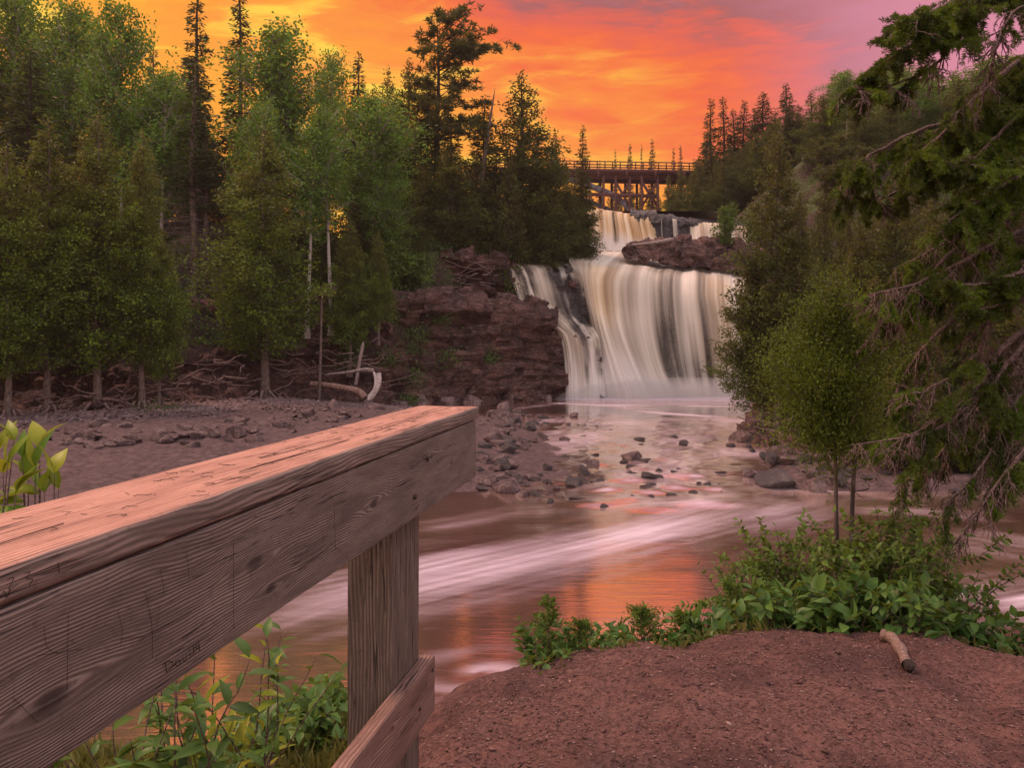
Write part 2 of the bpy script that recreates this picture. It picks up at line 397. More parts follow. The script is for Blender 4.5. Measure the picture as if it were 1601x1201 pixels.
def m_soil():
    m, t = newmat('red_soil_and_chips'); tc = node(t, 'ShaderNodeTexCoord').outputs['Object']
    n1 = nz(t, tc, 1.3, 5, .6); n2 = nz(t, tc, 38, 6, .7); n3 = nz(t, tc, 130, 3, .6)
    v = vor(t, tc, 75, 'F1', 1.0, (1, 1, 1), 1); v1 = node(t, 'ShaderNodeSeparateColor', {0: v}).outputs[0]
    a = ramp(t, n2, [(.3, (.036, .018, .017)), (.5, (.135, .064, .056)), (.68, (.25, .130, .110))])
    c = mixc(t, smap(t, v1, .2, .9, 0, .5), a, (.22, .125, .105))
    c = mixc(t, smap(t, n1, .55, .38, 0, .65), c, (.06, .030, .030))
    c = mixc(t, smap(t, nz(t, tc, 4.5, 4, .6), .52, .66, 0, .5), c, (.24, .115, .09))
    h = mth(t, 'ADD', mth(t, 'MULTIPLY', n2, .8), mth(t, 'MULTIPLY', n3, .3)); h = mth(t, 'MULTIPLY_ADD', v1, .3, h)
    finish(t, c, .92, h, 1.0, .035, .2); return m
build_land()

# ------------------------------------------------------------------ rock faces
def rockface(name, rows, nu, nv, m, amp, label, seed=0, closed_top=None, cell=(2.0, .75), smooth=False):
    G = loft(rows, nu, nv)
    du = np.gradient(G, axis=1); dv = np.gradient(G, axis=0); N = unit(np.cross(du, dv))
    flip = np.sign(-(N[..., 1]+.3*-N[..., 2]).mean()); N = N*flip
    P = G.reshape(-1, 3); n = N.reshape(-1, 3)
    wx = P[:, 0]+.2*fbm(P[:, 0]*.8, P[:, 1]*.8, P[:, 2]*.8, 3, seed+1); wz = P[:, 2]+.22*fbm(P[:, 0]*.7, P[:, 1]*.7, P[:, 2]*1.2, 3, seed+2)
    lay = np.floor(wz/cell[1]); off = _h(lay, lay*0, lay*0, seed+5)*.5
    c1 = cell3((wx+off*2)/cell[0], 0*wx, wz/cell[1], seed+3); c2 = cell3(wx/cell[0]*2.3, 0*wx, wz/cell[1]*2.1, seed+4)
    d = amp*(.70*c1+.28*c2+.30*fbm(P[:, 0]*.5, P[:, 1]*.5, P[:, 2]*.5, 3, seed+6)+.09*fbm(P[:, 0]*3, P[:, 1]*3, P[:, 2]*4, 3, seed+7)+.42*_h(lay, lay*0, lay*0, seed+9))
    V = P+n*d[:, None]
    me = mesh(name, V, gridq(nv, nu), m, smooth)
    return tag(obj(name, me), label, kind='structure')
def build_cliffs():
    rockface('cliff', [
        [(480, 452, 49), (560, 452, 48), (640, 455, 48.5), (720, 458, 49.5), (800, 462, 51.5), (850, 480, 52.5), (905, 505, 53.0)],
        [(480, 462, 47), (560, 462, 46.5), (640, 463, 46.6), (720, 468, 47.6), (800, 478, 49.2), (850, 492, 50.6), (890, 512, 51.3)],
        [(490, 500, 46.6), (560, 500, 46.2), (640, 505, 46.2), (720, 512, 47.2), (800, 512, 48.7), (855, 522, 50.2), (884, 530, 51.0)],
        [(490, 560, 46), (560, 560, 45.8), (640, 560, 45.8), (720, 565, 46.8), (800, 562, 48.4), (858, 565, 50.0), (888, 565, 50.9)],
        [(490, 600, 45.4), (560, 600, 45.2), (640, 600, 45.2), (720, 598, 46.2), (800, 596, 48.0), (860, 596, 49.7), (894, 596, 50.7)],
        [(490, 652, 44), (560, 652, 43.8), (640, 650, 43.8), (720, 645, 45.0), (800, 638, 47.2), (862, 632, 49.2), (898, 632, 50.3)]],
        340, 190, M_CLIFF, .85, 'dark red basalt cliff left of the lower waterfall', 3)
    rockface('cliff_ledge', [
        [(575, 388, 56), (640, 389, 55), (700, 391, 55.5), (760, 397, 56), (820, 408, 57), (900, 425, 57)],
        [(590, 392, 50.5), (640, 391, 51.2), (700, 396, 52), (760, 402, 53), (815, 416, 54), (905, 440, 54.2)],
        [(590, 418, 50.5), (640, 418, 51.0), (700, 422, 51.8), (760, 424, 52.8), (815, 442, 53.6), (905, 460, 54)],
        [(585, 440, 51.4), (640, 438, 51.6), (700, 440, 52.4), (760, 444, 53.0), (815, 460, 53.5), (905, 490, 53.8)],
        [(580, 470, 50.6), (640, 468, 51), (700, 470, 51.8), (760, 474, 52.6), (815, 490, 53.4), (905, 520, 53.6)]],
        220, 70, M_CLIFF, .6, 'upper rock ledge with cedars above the cliff', 13, cell=(1.1, .4))
    # rock wall carrying the forest bank, behind the tree roots
    rockface('bank_face', [
        [(-330, 560, 34), (-150, 555, 35), (60, 552, 35.8), (200, 552, 38.5), (350, 550, 42.5), (480, 535, 45.5), (610, 520, 47.0)],
        [(-330, 566, 31), (-150, 561, 33), (60, 560, 34.3), (200, 560, 37), (350, 558, 41), (480, 548, 44.0), (610, 540, 45.8)],
        [(-330, 600, 30.3), (-150, 590, 32.4), (60, 584, 33.8), (200, 582, 36.6), (350, 580, 40.6), (480, 574, 43.6), (610, 570, 45.2)],
        [(-330, 630, 29.4), (-150, 622, 31.4), (60, 612, 33.0), (200, 608, 35.6), (350, 603, 39.7), (480, 600, 42.8), (610, 600, 44.4)],
        [(-330, 690, 28.0), (-150, 678, 29.8), (60, 664, 31.4), (200, 655, 34.0), (350, 643, 38.2), (480, 640, 41.3), (610, 642, 43.0)]],
        300, 60, M_CLIFF, .75, 'dark undercut rock bank below the cedars', 23, cell=(1.3, .35))
    # point on the right bank
    rockface('point_rocks', [
        [(1190, 590, 36), (1235, 585, 34), (1290, 588, 33), (1360, 590, 32), (1460, 600, 31), (1620, 610, 30)],
        [(1172, 630, 33), (1215, 628, 31.5), (1270, 630, 30), (1350, 632, 29), (1450, 640, 28), (1620, 650, 27)],
        [(1150, 672, 31), (1190, 676, 29.3), (1250, 680, 28), (1340, 682, 27), (1440, 690, 26), (1620, 700, 24.8)],
        [(1158, 700, 28.6), (1190, 712, 26.6), (1250, 722, 25.2), (1340, 722, 24.8), (1440, 730, 23.6), (1620, 735, 23)],
        [(1172, 712, 26.9), (1200, 730, 25), (1260, 745, 23.6), (1340, 748, 23), (1440, 755, 21.8), (1620, 758, 21.2)]],
        200, 60, M_CLIFF, .55, 'low red rock point under the cedars on the right bank', 33, cell=(.9, .4))
    # rock between the two branches of the upper falls
    rockface('falls_rock', [
        [(985, 328, 65.5), (1030, 333, 65.5), (1080, 342, 65.5), (1130, 344, 66), (1190, 348, 66)],
        [(985, 333, 63.6), (1030, 336, 63.4), (1080, 344, 63.6), (1130, 350, 64.4), (1190, 356, 64.6)],
        [(985, 360, 63.0), (1030, 360, 62.7), (1080, 362, 63.0), (1130, 366, 64), (1190, 370, 64)],
        [(985, 400, 62.2), (1030, 400, 62.0), (1080, 400, 62.2), (1130, 400, 63), (1190, 400, 63)]],
        130, 60, M_WET, .16, 'wet dark rock wall between the upper falls', 43, cell=(.5, .9))
    # long rock island on the lip of the lower falls
    rockface('island_rock', [
        [(976, 396, 58.6), (1000, 386, 59), (1040, 380, 59), (1090, 379, 59.4), (1140, 382, 59.6), (1215, 388, 60)],
        [(972, 396, 57.6), (994, 382, 57.6), (1040, 376, 57.8), (1090, 376, 58), (1140, 379, 58.4), (1215, 386, 58.6)],
        [(974, 400, 56.8), (1000, 396, 56.4), (1040, 394, 56.4), (1090, 395, 56.6), (1140, 399, 57), (1215, 405, 57)],
        [(978, 407, 56.4), (1002, 408, 55.8), (1040, 411, 55.7), (1090, 415, 55.8), (1140, 420, 56), (1215, 428, 56)]],
        180, 50, M_CLIFF, .42, 'long low rock island on the lip of the lower falls', 53, cell=(.8, .5))
    # hillside outcrops right of the bridge
build_cliffs()

# ------------------------------------------------------------------ waterfalls
def m_falls():
    m, t = newmat('falling_water')
    uv = node(t, 'ShaderNodeCombineXYZ', {0: node(t, 'ShaderNodeAttribute', attribute_name='u').outputs['Fac'], 1: node(t, 'ShaderNodeAttribute', attribute_name='v').outputs['Fac']}).outputs[0]
    st = nz(t, uv, 1.0, 2, .5, scale3=(11, .35, 1)); st2 = nz(t, uv, 1.0, 3, .5, scale3=(34, .6, 1)); br = nz(t, uv, 1.0, 3, .5, scale3=(3.0, 1.2, 1))
    thick = node(t, 'ShaderNodeAttribute', attribute_name='thick').outputs['Fac']
    tan = node(t, 'ShaderNodeAttribute', attribute_name='tan').outputs['Fac']
    k = mth(t, 'ADD', mth(t, 'MULTIPLY', st, .62), mth(t, 'MULTIPLY', st2, .38)); k = mth(t, 'MULTIPLY_ADD', k, 2.3, -.65, clamp=True)
    c = ramp(t, k, [(.0, (.20, .165, .15)), (.35, (.44, .38, .31)), (.60, (.70, .63, .53)), (.95, (.88, .83, .76))])
    ct = ramp(t, k, [(.0, (.16, .08, .03)), (.35, (.46, .28, .12)), (.60, (.75, .55, .32)), (.95, (.88, .76, .58))])
    c = mixc(t, tan, c, ct)
    c = mixc(t, node(t, 'ShaderNodeAttribute', attribute_name='mist').outputs['Fac'], c, (.80, .74, .70))
    a = mth(t, 'ADD', k, mth(t, 'MULTIPLY_ADD', br, .25, -.125))
    al = smap(t, mth(t, 'ADD', a, mth(t, 'MULTIPLY_ADD', thick, 1.5, -.9)), .0, .75)
    p = node(t, 'ShaderNodeBsdfPrincipled', {'Base Color': c, 'Roughness': .5, 'Specular IOR Level': .3})
    b = node(t, 'ShaderNodeBump', {'Height': k, 'Strength': .2, 'Distance': .15}); t.links.new(b.outputs[0], p.inputs['Normal'])
    tl = node(t, 'ShaderNodeBsdfTranslucent', {'Color': c}).outputs[0]
    pm = node(t, 'ShaderNodeMixShader', {0: .25, 1: p.outputs[0], 2: tl}).outputs[0]
    tr = node(t, 'ShaderNodeBsdfTransparent').outputs[0]
    node(t, 'ShaderNodeOutputMaterial', {0: node(t, 'ShaderNodeMixShader', {0: al, 1: tr, 2: pm}).outputs[0]})
    return m
M_FALL = m_falls()
def fall(name, rows, nu, nv, label, thick, tan, u0=0.0, us=1.0, ridge=.05, seed=0, rock=True, rockoff=.35, mist=.85):
    """thick(U,V), tan(U,V) arrays 0..1"""
    G = loft(rows, nu, nv); U, V = np.meshgrid(np.linspace(0, 1, nu), np.linspace(0, 1, nv))
    du = np.gradient(G, axis=1); dv = np.gradient(G, axis=0); N = unit(np.cross(du, dv)); N *= -np.sign(N[..., 1].mean())*1.0
    if rock:
        P = G.reshape(-1, 3); n = N.reshape(-1, 3)
        wz = P[:, 2]+.3*fbm(P[:, 0]*.5, P[:, 1]*.5, P[:, 2]*.9, 3, seed+2)
        d = -rockoff+.22*cell3(P[:, 0]/.9, 0*wz, wz/.5, seed+3)+.2*fbm(P[:, 0]*.8, P[:, 1]*.8, P[:, 2]*.8, 4, seed+6)
        Vr = P+n*d[:, None]; Vr[:, 2] -= .1
        tag(obj(name+'_rock', mesh(name+'_rock', Vr, gridq(nv, nu), M_WET)), 'wet dark rock behind the '+label.split(',')[0], kind='structure')
    ux = U*us+u0
    rd = ridge*(fbm(ux*16, V*.6, 0, 3, seed+10)+.5*fbm(ux*55, V*1.0, 0, 2, seed+11))
    G = G+N*rd[..., None]
    me = mesh(name, G.reshape(-1, 3), gridq(nv, nu), M_FALL, True, attrs=dict(u=(ux).ravel(), v=V.ravel(), mist=(sst(.76, 1.0, V+.06*fbm(U*6, V*3, 0, 2, seed))*mist).ravel(), thick=thick(U, V).ravel(), tan=tan(U, V).ravel()))
    tag(obj(name, me), label, kind='structure')
def g(u, a, w): return np.exp(-((u-a)/w)**2)
def build_falls():
    # lower falls, main curtain
    rows = [
        [(905, 390, 62.6), (985, 390, 62.4), (1040, 414, 58.5), (1100, 421, 57.5), (1150, 428, 57), (1205, 436, 57)],
        [(890, 405, 57), (960, 411, 56.5), (1035, 420, 55.8), (1100, 428, 55.4), (1150, 438, 55.2), (1210, 448, 55)],
        [(893, 415, 54), (955, 420, 53.8), (1030, 428, 53.8), (1100, 436, 53.8), (1150, 449, 53.8), (1212, 460, 53.8)],
        [(900, 430, 52.9), (948, 440, 52.8), (1028, 450, 52.8), (1100, 462, 52.6), (1152, 474, 52.8), (1216, 488, 53.0)],
        [(908, 465, 52.3), (951, 482, 52.1), (1030, 490, 52.2), (1106, 500, 52.0), (1160, 510, 52.3), (1220, 520, 52.6)],
        [(918, 510, 51.9), (958, 515, 50.9), (1036, 535, 51.8), (1112, 545, 51.5), (1165, 550, 51.9), (1222, 555, 52.3)],
        [(922, 560, 51.2), (974, 560, 50.1), (1046, 580, 51.2), (1116, 585, 51.2), (1168, 588, 51.6), (1224, 590, 52.1)],
        [(924, 626, 50.3), (1000, 626, 49.2), (1062, 624, 50.4), (1120, 622, 50.9), (1170, 621, 51.3), (1226, 620, 51.9)]]
    def th(U, V):
        a = .68+.14*fbm(U*5, V*2.2, 0, 3, 205)+.60*g(U, .20, .12)-.20*g(U, .47+.05*V, .09)*sst(.2, .45, V)*(1-.3*sst(.8, 1, V))+.38*g(U, .68, .1)+.30*g(U, .88, .1)-.14*g(U, .78, .03)*sst(.3, .5, V)*(1-sst(.7, .9, V))
        a -= .32*g(U, .0, .07)*sst(.3, .5, V)
        a += .45*sst(.86, 1, V)-.15*sst(.0, .12, V)*(1-sst(.2, .34, V))*g(U, .45, .15)
        return np.clip(a, 0, 1.2)
    def tn(U, V): return np.clip(.75*g(U, .16, .08)*(1-sst(.55, .8, V))*sst(.15, .3, V)+.45*g(U, .72, .12)*(1-sst(.75, .95, V))*sst(.2, .3, V)+.7*g(U, .95, .08)+.08, 0, 1)
    fall('waterfall', rows, 420, 260, 'cream curtain of the wide lower waterfall', th, tn, 0, 1.0, .07, 3, rockoff=.65)
    # left cascade
    rows = [
        [(748, 403, 58), (800, 400, 59), (850, 402, 60), (915, 399, 61)],
        [(762, 408, 56), (805, 409, 56), (850, 410, 56.5), (905, 411, 57)],
        [(786, 416, 54), (822, 417, 53.8), (862, 420, 53.8), (908, 420, 54)],
        [(800, 440, 53.2), (832, 440, 52.9), (868, 444, 52.9), (912, 448, 53.1)],
        [(812, 470, 52.7), (842, 474, 52.3), (878, 478, 52.3), (916, 482, 52.6)],
        [(822, 490, 52.2), (852, 492, 51.7), (888, 497, 51.6), (920, 500, 52.0)],
        [(846, 505, 51.4), (872, 508, 50.8), (900, 512, 50.7), (930, 516, 51.2)],
        [(872, 524, 50.8), (890, 526, 50.3), (912, 530, 50.2), (938, 534, 50.6)],
        [(882, 570, 50.3), (898, 570, 49.9), (918, 572, 49.8), (942, 574, 50.3)],
        [(884, 627, 49.8), (900, 627, 49.3), (922, 627, 49.2), (948, 627, 49.6)]]
    def th2(U, V):
        a = .50+.25*fbm(U*4, V*7, 0, 3, 215)+.32*g(U, .42, .2)*sst(.15, .3, V)-.32*(1-sst(.0, .30, V))+.35*sst(.0, .04, .04-V)-.5*(1-sst(0, .05, U))*sst(.2, .3, V)-.42*g(U, .85, .12)*sst(.25, .35, V)*(1-sst(.5, .62, V))+.14*sst(.6, .72, V)+.2*sst(.9, 1, V)
        a += .5*sst(.72, 1, U)*(1-sst(.06, .2, V))
        return np.clip(a, 0, 1.2)
    fall('waterfall_cascade', rows, 220, 260, 'thin stepped cascade on the left side of the lower waterfall', th2, lambda U, V: .12+0*U, 1.7, .45, .06, 63, rockoff=.2)
    # upper falls left
    rows = [
        [(905, 333, 67), (950, 336, 66.5), (985, 340, 66), (1022, 344, 66)],
        [(912, 324, 64.5), (950, 328, 64.2), (985, 333, 64), (1020, 337, 63.8)],
        [(914, 330, 63.6), (950, 335, 63.3), (985, 340, 63.1), (1022, 345, 63.1)],
        [(915, 355, 62.8), (952, 360, 62.5), (990, 362, 62.4), (1026, 366, 62.6)],
        [(913, 392, 61.9), (952, 392, 61.6), (995, 391, 61.6), (1032, 391, 61.9)]]
    def th3(U, V): return np.clip(.95-.5*g(U, .42, .07)*sst(.2, .4, V)-.35*sst(.85, 1, U)*sst(.15, .3, V)+.4*sst(.85, 1, V), 0, 1.2)
    fall('waterfall_upper_left', rows, 220, 120, 'tan curtain of the upper waterfall below the bridge', th3, lambda U, V: np.clip(1.0-.6*sst(.8, 1, V), 0, 1)+0*U, 3.1, .9, .05, 73, rockoff=.3)
    rows = [
        [(1068, 352, 66), (1095, 353, 65.5), (1125, 355, 65.5), (1160, 359, 66)],
        [(1072, 345, 64.2), (1098, 347, 63.9), (1128, 349, 63.9), (1162, 353, 64.2)],
        [(1078, 354, 63.3), (1102, 355, 62.9), (1132, 357, 62.9), (1168, 360, 63.3)],
        [(1080, 390, 62.0), (1106, 391, 61.7), (1138, 392, 61.7), (1180, 394, 62)]]
    fall('waterfall_upper_right', rows, 160, 90, 'pink white right branch of the upper waterfall', lambda U, V: np.clip(1.0-.4*(1-sst(0, .1, U)), 0, 1)+0*V, lambda U, V: .35+0*U, 5.1, .7, .05, 83, rockoff=.3)
    rows = [
        [(1030, 342, 64), (1036, 343, 64), (1044, 343, 64), (1072, 348, 64)],
        [(1030, 340, 62.95), (1036, 341, 62.95), (1044, 342, 62.95), (1074, 346, 62.95)],
        [(1031, 365, 62.25), (1037, 365, 62.25), (1046, 366, 62.25), (1075, 368, 62.3)],
        [(1032, 392, 61.6), (1038, 392, 61.6), (1048, 392, 61.6), (1078, 393, 61.6)]]
    fall('waterfall_trickles', rows, 120, 60, 'thin white trickles over the dark rock of the upper waterfall', lambda U, V: np.clip(.1+.5*g(U, .22, .04)+.65*g(U, .80, .05), 0, 1)+0*V, lambda U, V: 0*U, 7.1, .8, .02, 93, rock=False)
build_falls()

# ------------------------------------------------------------------ river
def m_river():
    m, t = newmat('river_water')
    f = node(t, 'ShaderNodeAttribute', attribute_name='foam').outputs['Fac']
    s = node(t, 'ShaderNodeAttribute', attribute_name='silt').outputs['Fac']
    tc = node(t, 'ShaderNodeTexCoord').outputs['Object']
    fine = nz(t, tc, 1.0, 4, .6, 1.2, scale3=(1.1, 6.5, 1))
    foam = mth(t, 'ADD', f, mth(t, 'MULTIPLY_ADD', fine, .30, -.15), clamp=True)
    body = mixc(t, s, (.19, .085, .078), (.33, .21, .16))
    col = mixc(t, smap(t, foam, .12, .95, 0, 1, 'LINEAR'), body, (.68, .58, .68))
    d = node(t, 'ShaderNodeBsdfDiffuse', {'Color': col}).outputs[0]
    b = node(t, 'ShaderNodeBump', {'Height': fine, 'Strength': .06, 'Distance': .06}).outputs[0]
    gl = node(t, 'ShaderNodeBsdfGlossy', {'Color': (1.0, .95, .93, 1), 'Roughness': .10, 'Normal': b}).outputs[0]
    lw = node(t, 'ShaderNodeLayerWeight', {'Blend': .42}).outputs['Fresnel']
    k = mth(t, 'MULTIPLY', mth(t, 'MULTIPLY_ADD', lw, .5, .66), smap(t, foam, .05, .9, 1, .2, 'LINEAR'), clamp=True)
    node(t, 'ShaderNodeOutputMaterial', {0: node(t, 'ShaderNodeMixShader', {0: k, 1: d, 2: gl}).outputs[0]})
    return m
def band(x, y, pts, w, taper=True):
    """distance weight to a polyline in plan"""
    P = np.asarray(pts, float); best = np.full(x.shape, 1e9); T = np.zeros(x.shape); L = 0
    seg = np.linalg.norm(np.diff(P, axis=0), axis=1); tot = seg.sum()
    for i in range(len(P)-1):
        a, b = P[i], P[i+1]; d = b-a; t = np.clip(((x-a[0])*d[0]+(y-a[1])*d[1])/(d@d), 0, 1)
        q = np.hypot(x-a[0]-t*d[0], y-a[1]-t*d[1]); m_ = q < best; best = np.where(m_, q, best); T = np.where(m_, (L+t*seg[i])/tot, T); L += seg[i]
    ww = np.interp(T, np.linspace(0, 1, len(w)), w) if hasattr(w, '__len__') else w
    return np.exp(-(best/ww)**2)*((1-.7*np.abs(2*T-1)**4) if taper else 1)
def pl(*pp):
    """photo points on the water plane -> plan coordinates"""
    r = []
    for px, py in pp:
        D = EYE*F_PX/(py-HOR); r.append(((px-CX)/F_PX*D, D))
    return r
def build_river():
    ys = np.concatenate([6.0*np.exp(np.linspace(0, math.log(54/6.0), 520))])
    xs = np.concatenate([np.linspace(-280, -34, 12), np.linspace(-32, -9, 46), np.linspace(-8.7, 17, 330), np.linspace(17.5, 40, 40), np.linspace(42, 280, 12)])
    X, Y = np.meshgrid(xs, ys)
    wx = .7*fbm(X*.35, Y*.35, 0, 3, 100); wy = .5*fbm(X*.35, Y*.35, 0, 3, 101)
    foam = np.zeros(X.shape)
    def B(pp, w, a, st=1.0): 
        nonlocal foam
        P = pl(*pp); d = np.array(P[-1])-np.array(P[0]); d /= np.linalg.norm(d)
        u = X*d[0]+Y*d[1]; v = -X*d[1]+Y*d[0]
        s = .62+.42*fbm(u*.25, v*1.8, 0, 3, 110)*st
        foam = np.maximum(foam, band(X+.3*wx, Y+.3*wy, P, w)*a*np.clip(s+.16*fbm(u*.45, v*8, 0, 3, 112), 0, 1.05))
    B([(380, 965), (560, 915), (720, 892), (860, 872), (1000, 845), (1150, 800), (1210, 775)], [2.1, 2.0, 1.5, 1.6, 2.2, 2.3], .78)
    B([(420, 1000), (560, 930), (700, 900)], [.5, .5], .7)
    B([(900, 800), (1000, 790), (1150, 790)], [1.0, 1.5], .72)
    B([(640, 830), (760, 808), (900, 790)], [.7, .5], .42)
    B([(1480, 830), (1560, 850), (1700, 870)], [1.0, 1.6], .55)
    B([(1400, 975), (1480, 950), (1620, 930), (1750, 915)], [.6, .9, 1.2], 1.15)
    B([(1330, 800), (1420, 800), (1600, 812)], [.5, .8], .5)
    B([(930, 1020), (985, 985), (1080, 965), (1200, 960)], [.35, .4], .75)
    B([(640, 1100), (760, 1090), (860, 1075)], [.4, .3], .45)
    # eddy swirl
    c = np.array(pl((748, 1052)))[0]; dx = X-c[0]; dy = (Y-c[1])*1.0; r = np.hypot(dx*.75, dy*.95); th = np.arctan2(dy, dx)
    sw = np.exp(-(r/.7)**2)*(.50+.32*np.sin(th*1+r*9+fbm(X*1.5, Y*1.5, 0, 2, 120)*1.2))
    foam = np.maximum(foam, np.clip(sw, 0, 1)*.85)
    # pool under the falls
    pool = sst(41, 50, Y)*sst(1.5, 5.0, X)*(1-sst(17, 20, X))
    foam = np.maximum(foam, pool*(.66+.30*fbm(X*.25+.3*wx, Y*1.3, 0, 4, 130))+.55*sst(47.6, 49.8, Y)*sst(2.8, 4.4, X))
    B([(800, 640), (880, 630), (1000, 640), (1200, 665)], [.5, .9, 1.6], .9)
    B([(880, 635), (1050, 632), (1200, 640)], [.8, 1.5], .85)
    # rapids
    rap = sst(17.5, 20, Y)*(1-sst(36, 41, Y))*sst(-1, 2, X)*(1-sst(0, 2.0, X-xe(Y)))
    u = X*.35+Y; v = X-.35*Y
    silk = fbm(v*.9+.6*wx, u*.35, 0, 4, 140)
    foam = np.maximum(foam, rap*np.clip(.24+.26*silk, 0, .6))
    silt = np.clip(rap*(.5+.6*fbm(X*.6, Y*.6, 0, 3, 150))+.15+.3*fbm(X*.12, Y*.3, 0, 3, 151)+g(Y, 18.3, 1.1)*sst(1, 4, X)*.8, 0, 1)
    # rounded humps of water over sunken stones
    Z = .010*fbm(X*.25, Y*.5, 0, 3, 160)
    rg = np.random.default_rng(5)
    hx = []
    for i in range(170):
        hy = rg.uniform(18.0, 38); xx = rg.uniform(1.0, float(xe(hy))-.3); a = rg.uniform(.02, .07); s = rg.uniform(.3, .7)
        hx.append((xx, hy, a, s))
    for px, py, a, s in ((1060, 765, .30, .55), (1125, 768, .26, .5), (1165, 765, .34, .5), (1010, 772, .2, .4), (955, 768, .16, .35), (1100, 790, .2, .7), (1170, 792, .2, .6), (1020, 796, .15, .6), (930, 790, .14, .5), (985, 752, .16, .4), (1080, 745, .2, .45), (1150, 742, .2, .4)):
        (xx, hy), = pl((px, py)); hx.append((xx, hy, a, s))
    for xx, hy, a, s in hx:
        a *= .32; dx = X-xx; dy = Y-hy; sy = np.where(dy < 0, s*.55, s*1.3)
        Z = Z+a*np.exp(-(dx/s)**2-(dy/sy)**2)
        foam = np.maximum(foam, .10*a/.2*np.exp(-(dx/(s*1.0))**2-((dy+s*.75)/(s*.35))**2))
    Z += .03*rap*fbm(X*1.3+wx, Y*1.0, 0, 3, 161)
    me = mesh('river', np.c_[X.ravel(), Y.ravel(), Z.ravel()], gridq(*X.shape), m_river(), True, attrs=dict(foam=foam.ravel(), silt=silt.ravel()))
    tag(obj('river', me), 'silky brown and pink river with white foam streaks', kind='structure')
    # water above the lower falls and upstream of the bridge
    xs = np.linspace(4.5, 17.2, 60); ys = np.linspace(64, 110, 40); X, Y = np.meshgrid(xs, ys)
    me = mesh('upstream_water', np.c_[X.ravel(), Y.ravel(), (13.95-.0*X).ravel()], gridq(*X.shape), bpy.data.materials['river_water'], True, attrs=dict(foam=.4+0*X.ravel(), silt=.5+0*X.ravel()))
    tag(obj('upstream_water', me), 'river water upstream of the upper falls', kind='structure')
build_river()
# ------------------------------------------------------------------ timber railing
def m_wood(name, ax, dark, mid, light, knots, spacing=.0075, side=None, gain=.6, crack=0.0):
    """weathered sawn timber: ax = (length axis, across axis weights)"""
    m, t = newmat(name); tc = node(t, 'ShaderNodeTexCoord').outputs['Object']
    sp = node(t, 'ShaderNodeSeparateXYZ', {0: tc}); c3 = list(sp.outputs)
    L = c3[ax[0]]; A = None
    for i, w in ax[1]:
        v = mth(t, 'MULTIPLY', c3[i], w); A = v if A is None else mth(t, 'ADD', A, v)
    q = node(t, 'ShaderNodeCombineXYZ', {0: L, 1: A, 2: 0.0}).outputs[0]
    d1 = nz(t, q, 1.0, 3, .5, scale3=(1.3, 5, 1)); d2 = nz(t, q, 1.0, 3, .5, scale3=(9, 40, 1))
    gq = mth(t, 'MULTIPLY_ADD', d1, .075, A); gq = mth(t, 'MULTIPLY_ADD', d2, .006, gq)
    kn = None
    for (lx, ay, s) in knots:
        dx = mth(t, 'MULTIPLY', mth(t, 'SUBTRACT', L, lx), .45); dy = mth(t, 'SUBTRACT', A, ay)
        r = mth(t, 'SQRT', mth(t, 'ADD', mth(t, 'MULTIPLY', dx, dx), mth(t, 'MULTIPLY', dy, dy)))
        e = mth(t, 'DIVIDE', r, s); w = mth(t, 'POWER', 2.718, mth(t, 'MULTIPLY', mth(t, 'MULTIPLY', e, e), -1.0))
        # grain bows round the knot
        sgn = mth(t, 'DIVIDE', dy, mth(t, 'ADD', mth(t, 'ABSOLUTE', dy), s*.35))
        gq = mth(t, 'SUBTRACT', gq, mth(t, 'MULTIPLY', mth(t, 'MULTIPLY', sgn, w), s*.75))
        k1 = smap(t, mth(t, 'MULTIPLY_ADD', d2, s*.25, r), s*.52, s*.25); kn = k1 if kn is None else mth(t, 'MAXIMUM', kn, k1)
    ring = mth(t, 'SINE', mth(t, 'MULTIPLY', gq, 6.2832/spacing))
    ring = mth(t, 'MULTIPLY_ADD', ring, .5, .5); ring = mth(t, 'MULTIPLY', ring, smap(t, nz(t, q, 1.0, 3, .6, scale3=(5, 26, 1)), .35, .62, .35, 1.15))
    fib = nz(t, q, 1.0, 4, .65, scale3=(7, 420, 1)); big = nz(t, q, 1.0, 4, .6, scale3=(2.2, 9, 1)); sp_ = nz(t, tc, 60, 3, .6)
    k = mth(t, 'ADD', mth(t, 'MULTIPLY', ring, .30), mth(t, 'ADD', mth(t, 'MULTIPLY', fib, .40), mth(t, 'MULTIPLY', big, .42)))
    c = ramp(t, k, [(.22, dark), (.50, mid), (.78, light)])
    if side:      # shade on the board's front edge, painted in as a greyer, darker tone
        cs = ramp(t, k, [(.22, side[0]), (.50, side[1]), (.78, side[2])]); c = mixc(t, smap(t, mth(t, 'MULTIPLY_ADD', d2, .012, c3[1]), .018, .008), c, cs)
    c = mixc(t, mth(t, 'MULTIPLY', smap(t, sp_, .55, .72), .35), c, dark)
    if kn is not None: c = mixc(t, mth(t, 'MULTIPLY', kn, .8), c, tuple(x*.7 for x in dark))
    # long drying checks
    ck = nz(t, q, 1.0, 3, .5, scale3=(1.3, 42, 1)); line = mth(t, 'ABSOLUTE', mth(t, 'SUBTRACT', ck, .5)); 
    gate = smap(t, nz(t, q, 1.0, 2, .5, scale3=(2.6, 10, 1)), .50-crack*.12, .60)
    line = mth(t, 'MULTIPLY', smap(t, line, .012+crack*.012, .003), gate)
    # short cross scratches cut by visitors
    c = mixc(t, mth(t, 'MULTIPLY', line, .85), c, (.012, .008, .007))
    h = mth(t, 'SUBTRACT', mth(t, 'ADD', mth(t, 'MULTIPLY', ring, .5), mth(t, 'MULTIPLY', fib, .5)), mth(t, 'MULTIPLY', line, 1.2))
    p = finish(t, c, .72, h, gain, .004, .35); return m
